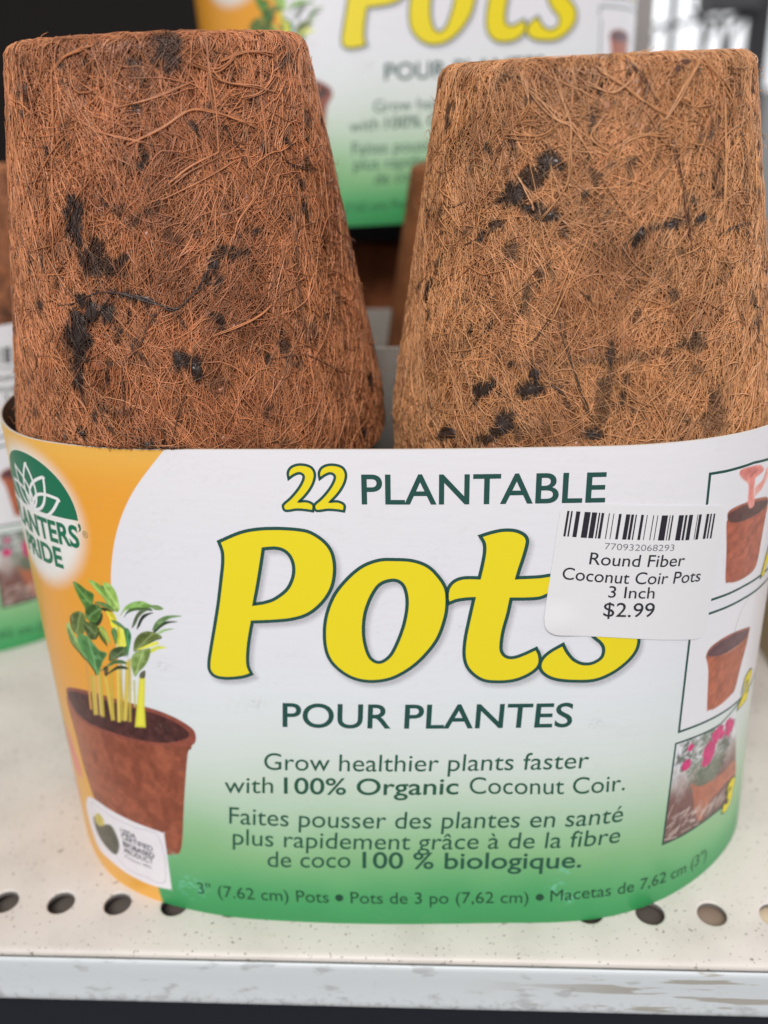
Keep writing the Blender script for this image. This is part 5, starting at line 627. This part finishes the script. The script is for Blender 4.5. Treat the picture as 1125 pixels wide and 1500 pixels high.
def make_pot(name, r_mid, r_top, z_top, data, seed, at, nfib, hue):
    """origin on the axis at shelf height of the sleeve's own z = 0; mouth down, foot up"""
    rg = np.random.default_rng(seed)
    slope = (r_mid - r_top) / (z_top - H); rim_z = z_top - 76.0; CR_ = 2.2
    rad = lambda z: np.minimum(r_mid - slope * (z - H), 37.6 + 0 * z)
    # profile polyline measured from the mouth: wall, rounded shoulder, foot disc
    a = np.linspace(0, np.pi / 2, 8); zc = z_top - CR_; rc = rad(zc) - CR_
    prof = [(rad(rim_z) - 1.2, rim_z), (rad(rim_z) + .3, rim_z + .8), (rad(rim_z + 6), rim_z + 6.6)]
    prof += [(rad(z), z) for z in np.linspace(rim_z + 9, zc, 24)]
    prof += [(rc + CR_ * math.cos(t), zc + CR_ * math.sin(t)) for t in a[1:]] + [(r, z_top) for r in (rc * .8, rc * .5, rc * .2, 0.01)]
    prof = np.array(prof); L = np.r_[0, np.cumsum(np.hypot(*np.diff(prof, axis=0).T))]
    pr = lambda v: (np.interp(v, L, prof[:, 0]), np.interp(v, L, prof[:, 1]))
    vz = lambda z: np.interp(z, prof[:30, 1], L[:30])
    blots = list(data['blots'])
    for _ in range(260): blots.append((rg.uniform(-2, 2), rg.uniform(90, z_top - 2), rg.uniform(.12, .4), rg.uniform(.3, 1.7), rg.uniform(-50, 50), rg.uniform(.5, .95)))
    bv = np.array([(q[0], vz(min(q[1], z_top - 0.5)), q[2], q[3], math.radians(-q[4]), min(1.0, q[5] * 1.15)) for q in blots])
    def stain(phi, v):
        r, _ = pr(v); out = np.zeros(np.shape(phi))
        wob = (fbm(phi * r * .55, v * .55, seed + 5) - .5) * 1.6 + (fbm(phi * r * 2.2, v * 1.1, seed + 6) - .5) * 1.3
        wx = (fbm(phi * r * .5 + 31, v * .5, seed + 7) - .5) * 2.2; wy = (fbm(phi * r * .5, v * .5 + 17, seed + 8) - .5) * 2.2
        for p0, v0, a_, b__, an, s_ in bv:
            du = (phi - p0) * r + wx; dv = v - v0 + wy; x = du * math.cos(an) + dv * math.sin(an); y = -du * math.sin(an) + dv * math.cos(an)
            m_ = (np.abs(x) < a_ * 2 + 2) & (np.abs(y) < b__ * 2 + 2)
            q = np.hypot(x / (a_ * 1.05 + .1), y / (b__ * 1.05 + .1)) + wob * .55
            out = np.maximum(out, np.where(m_, s_ * sstep(1.08, .9, q), 0))
        return out
    tone_f = lambda phi, v: fbm(phi * 6 + 9, v * .2, seed + 20)
    patch_f = lambda phi, v: sstep(.50, .72, fbm(phi * 5 + 3, v * .13, seed + 30))
    STAIN = np.array([0.040, 0.025, 0.021]); BROWN = np.array([0.10, 0.045, 0.03])
    def shade(base, phi, v, free=False):
        pt = patch_f(phi, v)[..., None] * .45
        c_ = base * (0.72 + .56 * tone_f(phi, v))[..., None]; c_ = c_ * (1 - pt) + c_ * np.array([.55, .48, .5]) * pt
        s_ = (stain(phi, v) * np.where(free, .15, .96))[..., None]; return c_ * (1 - s_) + STAIN * s_
    g = Geo()
    nphi, nv = 220, 150; V = np.linspace(0, L[-1], nv); PH = np.linspace(-np.pi, np.pi, nphi, endpoint=False)
    p2, v2 = np.meshgrid(PH, V, indexing='ij'); r2, z2 = pr(v2)
    r2 = np.maximum(r2 + 0.35 * (fbm(p2 * r2 * .25, v2 * .25, seed) - .5), .01)
    g.add(np.stack([r2 * np.sin(p2), -r2 * np.cos(p2), z2], -1).reshape(-1, 3), grid_faces(nphi, nv, True), 1, shade(np.array(hue) * np.array([.46, .36, .30]), p2, v2).reshape(-1, 3))  # shade between the fibres put into a darker, redder wall colour
    # inner face so that the pot is hollow
    pin = np.array([(rad(z) - 2.2, z) for z in np.linspace(rim_z, z_top - 3, 12)] + [(0.01, z_top - 3)])
    q = np.stack([pin[None, :, 0] * np.sin(PH)[:, None], -pin[None, :, 0] * np.cos(PH)[:, None], np.repeat(pin[None, :, 1], nphi, 0)], -1)
    g.add(q.reshape(-1, 3), grid_faces(nphi, len(pin), True)[:, ::-1], 1, np.array(hue) * .4)
    vmin = vz(max(rim_z + 6, 92.0)) if nfib > 2000 else L[2]
    def hairs(phi, v, h, radius, colour):
        """phi, v, h: (n, k) arrays; three-sided strands"""
        n, k = phi.shape; r, z = pr(v); e = .05; r_, z_ = pr(np.minimum(v + e, L[-1])); r0_, z0_ = pr(v - e)
        tr, tz = r_ - r0_, z_ - z0_; q = np.hypot(tr, tz) + 1e-9; nr, nz_ = tz / q, -tr / q
        R_ = r + h * nr; Z_ = z + h * nz_
        P3 = np.stack([R_ * np.sin(phi), -R_ * np.cos(phi), Z_], -1); N3 = np.stack([nr * np.sin(phi), -nr * np.cos(phi), nz_], -1)
        T = np.gradient(P3, axis=1); T /= np.linalg.norm(T, axis=-1, keepdims=True) + 1e-9
        B3 = np.cross(T, N3); B3 /= np.linalg.norm(B3, axis=-1, keepdims=True) + 1e-9; N3 = np.cross(B3, T)
        tap = np.sin(np.linspace(.12, np.pi - .12, k)) ** .4
        rr = radius[:, None] * tap[None]
        an = np.array([np.pi / 2, np.pi / 2 + 2.2, np.pi / 2 - 2.2])
        W = P3[:, :, None] + rr[..., None, None] * (B3[:, :, None] * np.cos(an)[None, None, :, None] * 1.15 + N3[:, :, None] * np.sin(an)[None, None, :, None] * .9)
        i, j, a_ = np.meshgrid(np.arange(n), np.arange(k - 1), np.arange(3), indexing='ij'); idx = lambda i, j, a_: (i * k + j) * 3 + a_ % 3
        F = np.stack([idx(i, j, a_), idx(i, j, a_ + 1), idx(i, j + 1, a_ + 1), idx(i, j + 1, a_)], -1).reshape(-1, 4)
        g.add(W.reshape(-1, 3), F, 0, np.repeat(colour.reshape(-1, 3), 3, axis=0))
    def strands(n, length, k, rlo, rhi, hmax, curl, light):
        v0 = rg.uniform(vmin - 2, vz(z_top - .2) + 4, n); p0 = rg.uniform(-2.3, 2.3, n)
        field = (fbm(p0 * 4, v0 * .09, seed + 40) - .5) * 4.0; calm = sstep(.35, .6, fbm(p0 * 3 + 7, v0 * .07, seed + 41))
        al = np.pi / 2 + field * .55 + rg.normal(0, 1, n) * (0.22 + .55 * (1 - calm)); al = np.where(rg.random(n) < .5, al, al + np.pi)
        ln = length * rg.lognormal(0, .35, n); st_ = ln / k
        phi = np.zeros((n, k)); v = np.zeros((n, k)); phi[:, 0] = p0; v[:, 0] = v0; tw = rg.normal(0, curl, n)
        for q in range(1, k):
            tw = tw * .8 + rg.normal(0, curl, n) * .6; al = al + tw
            r, _ = pr(v[:, q - 1]); phi[:, q] = phi[:, q - 1] + np.cos(al) * st_ / np.maximum(r, 6); v[:, q] = v[:, q - 1] + np.sin(al) * st_
        kx = rg.uniform(.06, .16, n)[:, None] * np.sin(np.arange(k)[None] * rg.uniform(1.2, 2.6, n)[:, None] + rg.uniform(0, 6, n)[:, None]); phi = phi + kx * np.sin(al)[:, None] / r_mid; v = v + kx * np.cos(al)[:, None]
        top = vz(z_top - .2) + 6; v = np.minimum(v, top + 0 * v); v = np.maximum(v, 1.0)
        h = rg.uniform(0.02, hmax, n)[:, None] + .16 * np.sin(np.linspace(0, 1, k)[None] * rg.uniform(3, 9, n)[:, None] + rg.uniform(0, 6, n)[:, None])
        base = np.array(hue)[None] * rg.lognormal(0, .23, n)[:, None] * light
        base = base * (1 + rg.normal(0, .015, (n, 3))); wh = rg.random(n) < .09; base[wh] = base[wh] * np.array([1.3, 1.38, 1.5])  # random paler fibres, partly standing in for glints
        dk = rg.random(n) < .09; base[dk] *= .5
        base = base * np.minimum(1, .72 / base.max(1))[:, None]; free = rg.random((n, 1)) < .025
        col = shade(base[:, None, :] * np.ones((1, k, 1)), phi, v, free)
        hairs(phi, v, h, rg.uniform(rlo, rhi, n), col)
    if nfib > 2000:
        strands(nfib, 8.5, 9, .06, .115, .55, .13, 1.0)
        strands(int(nfib * .22), 14, 13, .08, .14, .62, .13, 1.05)
        strands(int(nfib * .007), 20, 16, .11, .18, .42, .10, 1.0)
        for kind, pts, wgt in data['strands']:
            P = crom([(q[0], vz(min(q[1], z_top - .3))) for q in pts], False, (), 9)
            for rep in range(2 if kind == 2 else 3):
                r, _ = pr(P[:, 1]); o_ = rg.normal(0, .22, 2); wv_ = .15 * np.sin(np.arange(len(P)) * .5 + rep * 2)
                phi = (P[:, 0] + (o_[0] + wv_) / r)[None]; v = (P[:, 1] + o_[1] + wv_ * .5)[None]
                base = [np.array([.05, .028, .024]) * wgt + np.array(hue) * .45 * (1 - wgt), np.array([.18, .08, .05]), np.array(hue) * 1.0][kind] * (1 + .2 * rg.normal())
                hairs(phi, v, np.full(phi.shape, (.66 if kind == 2 else .50) + .08 * rep), np.array([(.25 if kind == 2 else .19) * wgt ** .5 * (1 - .25 * rep)]), (base * min(1, .6 / base.max()))[None, None] * np.ones((1, len(P), 1)) * (0.8 + .4 * rg.random((1, len(P), 1))))
        # flakes of husk and pith pressed into the mat: irregular, slightly domed chips
        flakes = [(q, np.array([.046, .028, .023]) * rg.uniform(.6, 1.4)) for q in data['blots'] if q[5] >= .85]
        flakes += [((rg.uniform(-1.9, 1.9), rg.uniform(92, z_top - 3), rg.uniform(.5, 1.6), rg.uniform(.7, 2.4), rg.uniform(-40, 40), .5), np.array(hue) * np.array([.42, .33, .31]) * rg.uniform(.7, 1.3)) for _ in range(70)]
        for fi_, (q, fc_) in enumerate(flakes):
            v0 = vz(min(q[1], z_top - .4)); an = math.radians(-q[4]); nt_, nr_ = 40, 7; T_ = np.linspace(0, 2 * np.pi, nt_, endpoint=False)
            ro = .62 + .75 * fbm(np.cos(T_) * 1.7 + fi_ * 3.1, np.sin(T_) * 1.7 + 5, seed + fi_, 3); ro = ro * (.9 if q[5] > .68 else .8)
            RR, TT_ = np.meshgrid(np.linspace(0, 1, nr_), T_, indexing='ij'); rr_ = RR * ro[None]
            x_ = q[2] * rr_ * np.cos(TT_); y_ = q[3] * rr_ * np.sin(TT_)
            du = x_ * math.cos(an) - y_ * math.sin(an); dv_ = x_ * math.sin(an) + y_ * math.cos(an); v_f = np.clip(v0 + dv_, 1, L[-1] - 1); r_, z_ = pr(v_f); p_f = q[0] + du / r_
            hh = .30 + .20 * (1 - RR ** 2) - .42 * RR ** 5 + .25 * (fbm(du * 2 + fi_, dv_ * .9, seed + 60) - .5)
            cc_ = fc_ * (.6 + .9 * fbm(du * 3 + fi_, dv_ * .8, seed + 61))[..., None]
            g.add(np.stack([(r_ + hh) * np.sin(p_f), -(r_ + hh) * np.cos(p_f), z_], -1).reshape(-1, 3), grid_faces(nt_, nr_, True)[:, ::-1] if False else np.array([[a_ * nt_ + j_, a_ * nt_ + (j_ + 1) % nt_, (a_ + 1) * nt_ + (j_ + 1) % nt_, (a_ + 1) * nt_ + j_] for a_ in range(nr_ - 1) for j_ in range(nt_)]), 0, cc_.reshape(-1, 3))
        # a few loose ends standing off the wall
        n, k = 150, 9; phi = rg.uniform(-2.2, 2.2, n)[:, None] + np.cumsum(rg.normal(0, .02, (n, k)), 1); v = rg.uniform(vmin, vz(z_top) + 1, n)[:, None] + np.cumsum(rg.normal(0, .7, (n, k)), 1)
        hairs(phi, np.minimum(v, vz(z_top) + 3), np.linspace(.3, 1, k)[None] ** 2 * rg.uniform(.6, 2.2, n)[:, None], np.full(n, .07), np.clip(np.array(hue) * 1.05, 0, .7)[None, None] * np.ones((n, k, 1)))
    ms = np.linspace(-92, 92, 600)
    for k_, q in enumerate(g.v):                       # the sleeve presses the wall in a little
        x = q[:, 0] + at[0]; y = q[:, 1] + at[1]; m_ = (q[:, 2] < H + .6) & (y < 6)
        if not m_.any(): continue
        pf = S3(ms, 0 * ms, -TH - .35); pt_ = S3(ms, 0 * ms + H, -TH - .35); t = np.clip(q[:, 2] / H, 0, 1)
        lim = np.interp(x, pf[:, 0], pf[:, 1]) * (1 - t) + np.interp(x, pt_[:, 0], pt_[:, 1]) * t
        q[:, 1] = np.where(m_ & (y < lim), lim - at[1] + .12 * (y - lim), q[:, 1])
    o = g.build(name, [m_coir, m_wall]); o.location = (at[0] * MM, at[1] * MM, 0)
    return o
PG = 'upside down coconut fibre pots in packs'
pot_a = make_pot('coir_pot', 37.32, 26.25, 164.85, POTS['L'], 3, (-39.3, 10.6), 17000, (0.575, 0.232, 0.104))
tag(pot_a, 'reddish brown coconut fibre pot, mouth down, above the orange end of the front sleeve', 'plant pot', PG)
pot_b = make_pot('coir_pot', 37.09, 26.75, 158.45, POTS['R'], 8, (39.42, 10.6), 17000, (0.70, 0.338, 0.152))
tag(pot_b, 'light tan coconut fibre pot, mouth down, above the price sticker of the front sleeve', 'plant pot', PG)

# ------------------------------------------------------------------ the packs behind
def copy_thing(src, loc, rz, label, stickers=True):
    o = src.copy(); COL.objects.link(o); o.location = Vector(loc) * MM; o.rotation_euler = (0, 0, rz); o['label'] = label
    for ch in (src.children if stickers else []):
        c_ = ch.copy(); COL.objects.link(c_); c_.parent = o
    return o
nb_ = copy_thing(sleeve, (-182, 92, 0.0), 0.0, 'white sleeve with a barcode sticker, left edge of photo behind the orange end', False)
make_sticker(nb_, 26, 6)
copy_thing(sleeve, (3.0, 199, 112.5), 0.21, 'blurred printed sleeve raised high at the back between the two large pots', False)
low_ = copy_thing(sleeve, (-5.0, 121, 0.0), math.pi, 'shaded sleeve standing low in the gap directly behind the two large pots', False)
low_.scale = (1, 1, 0.85)                        # a lower pack
copy_thing(pot_a, (-143, 102, -26), 2.2, 'blurred brown pot at the left edge of the photo above the barcode sleeve')
copy_thing(pot_b, (27.6, 131, -25), 1.7, 'blurred brown pot peeping out behind the left flank of the light tan pot')
copy_thing(pot_a, (-8, 228, -66.0), 2.9, 'low brown pot in deep shadow under the raised sleeve, seen through the gap')
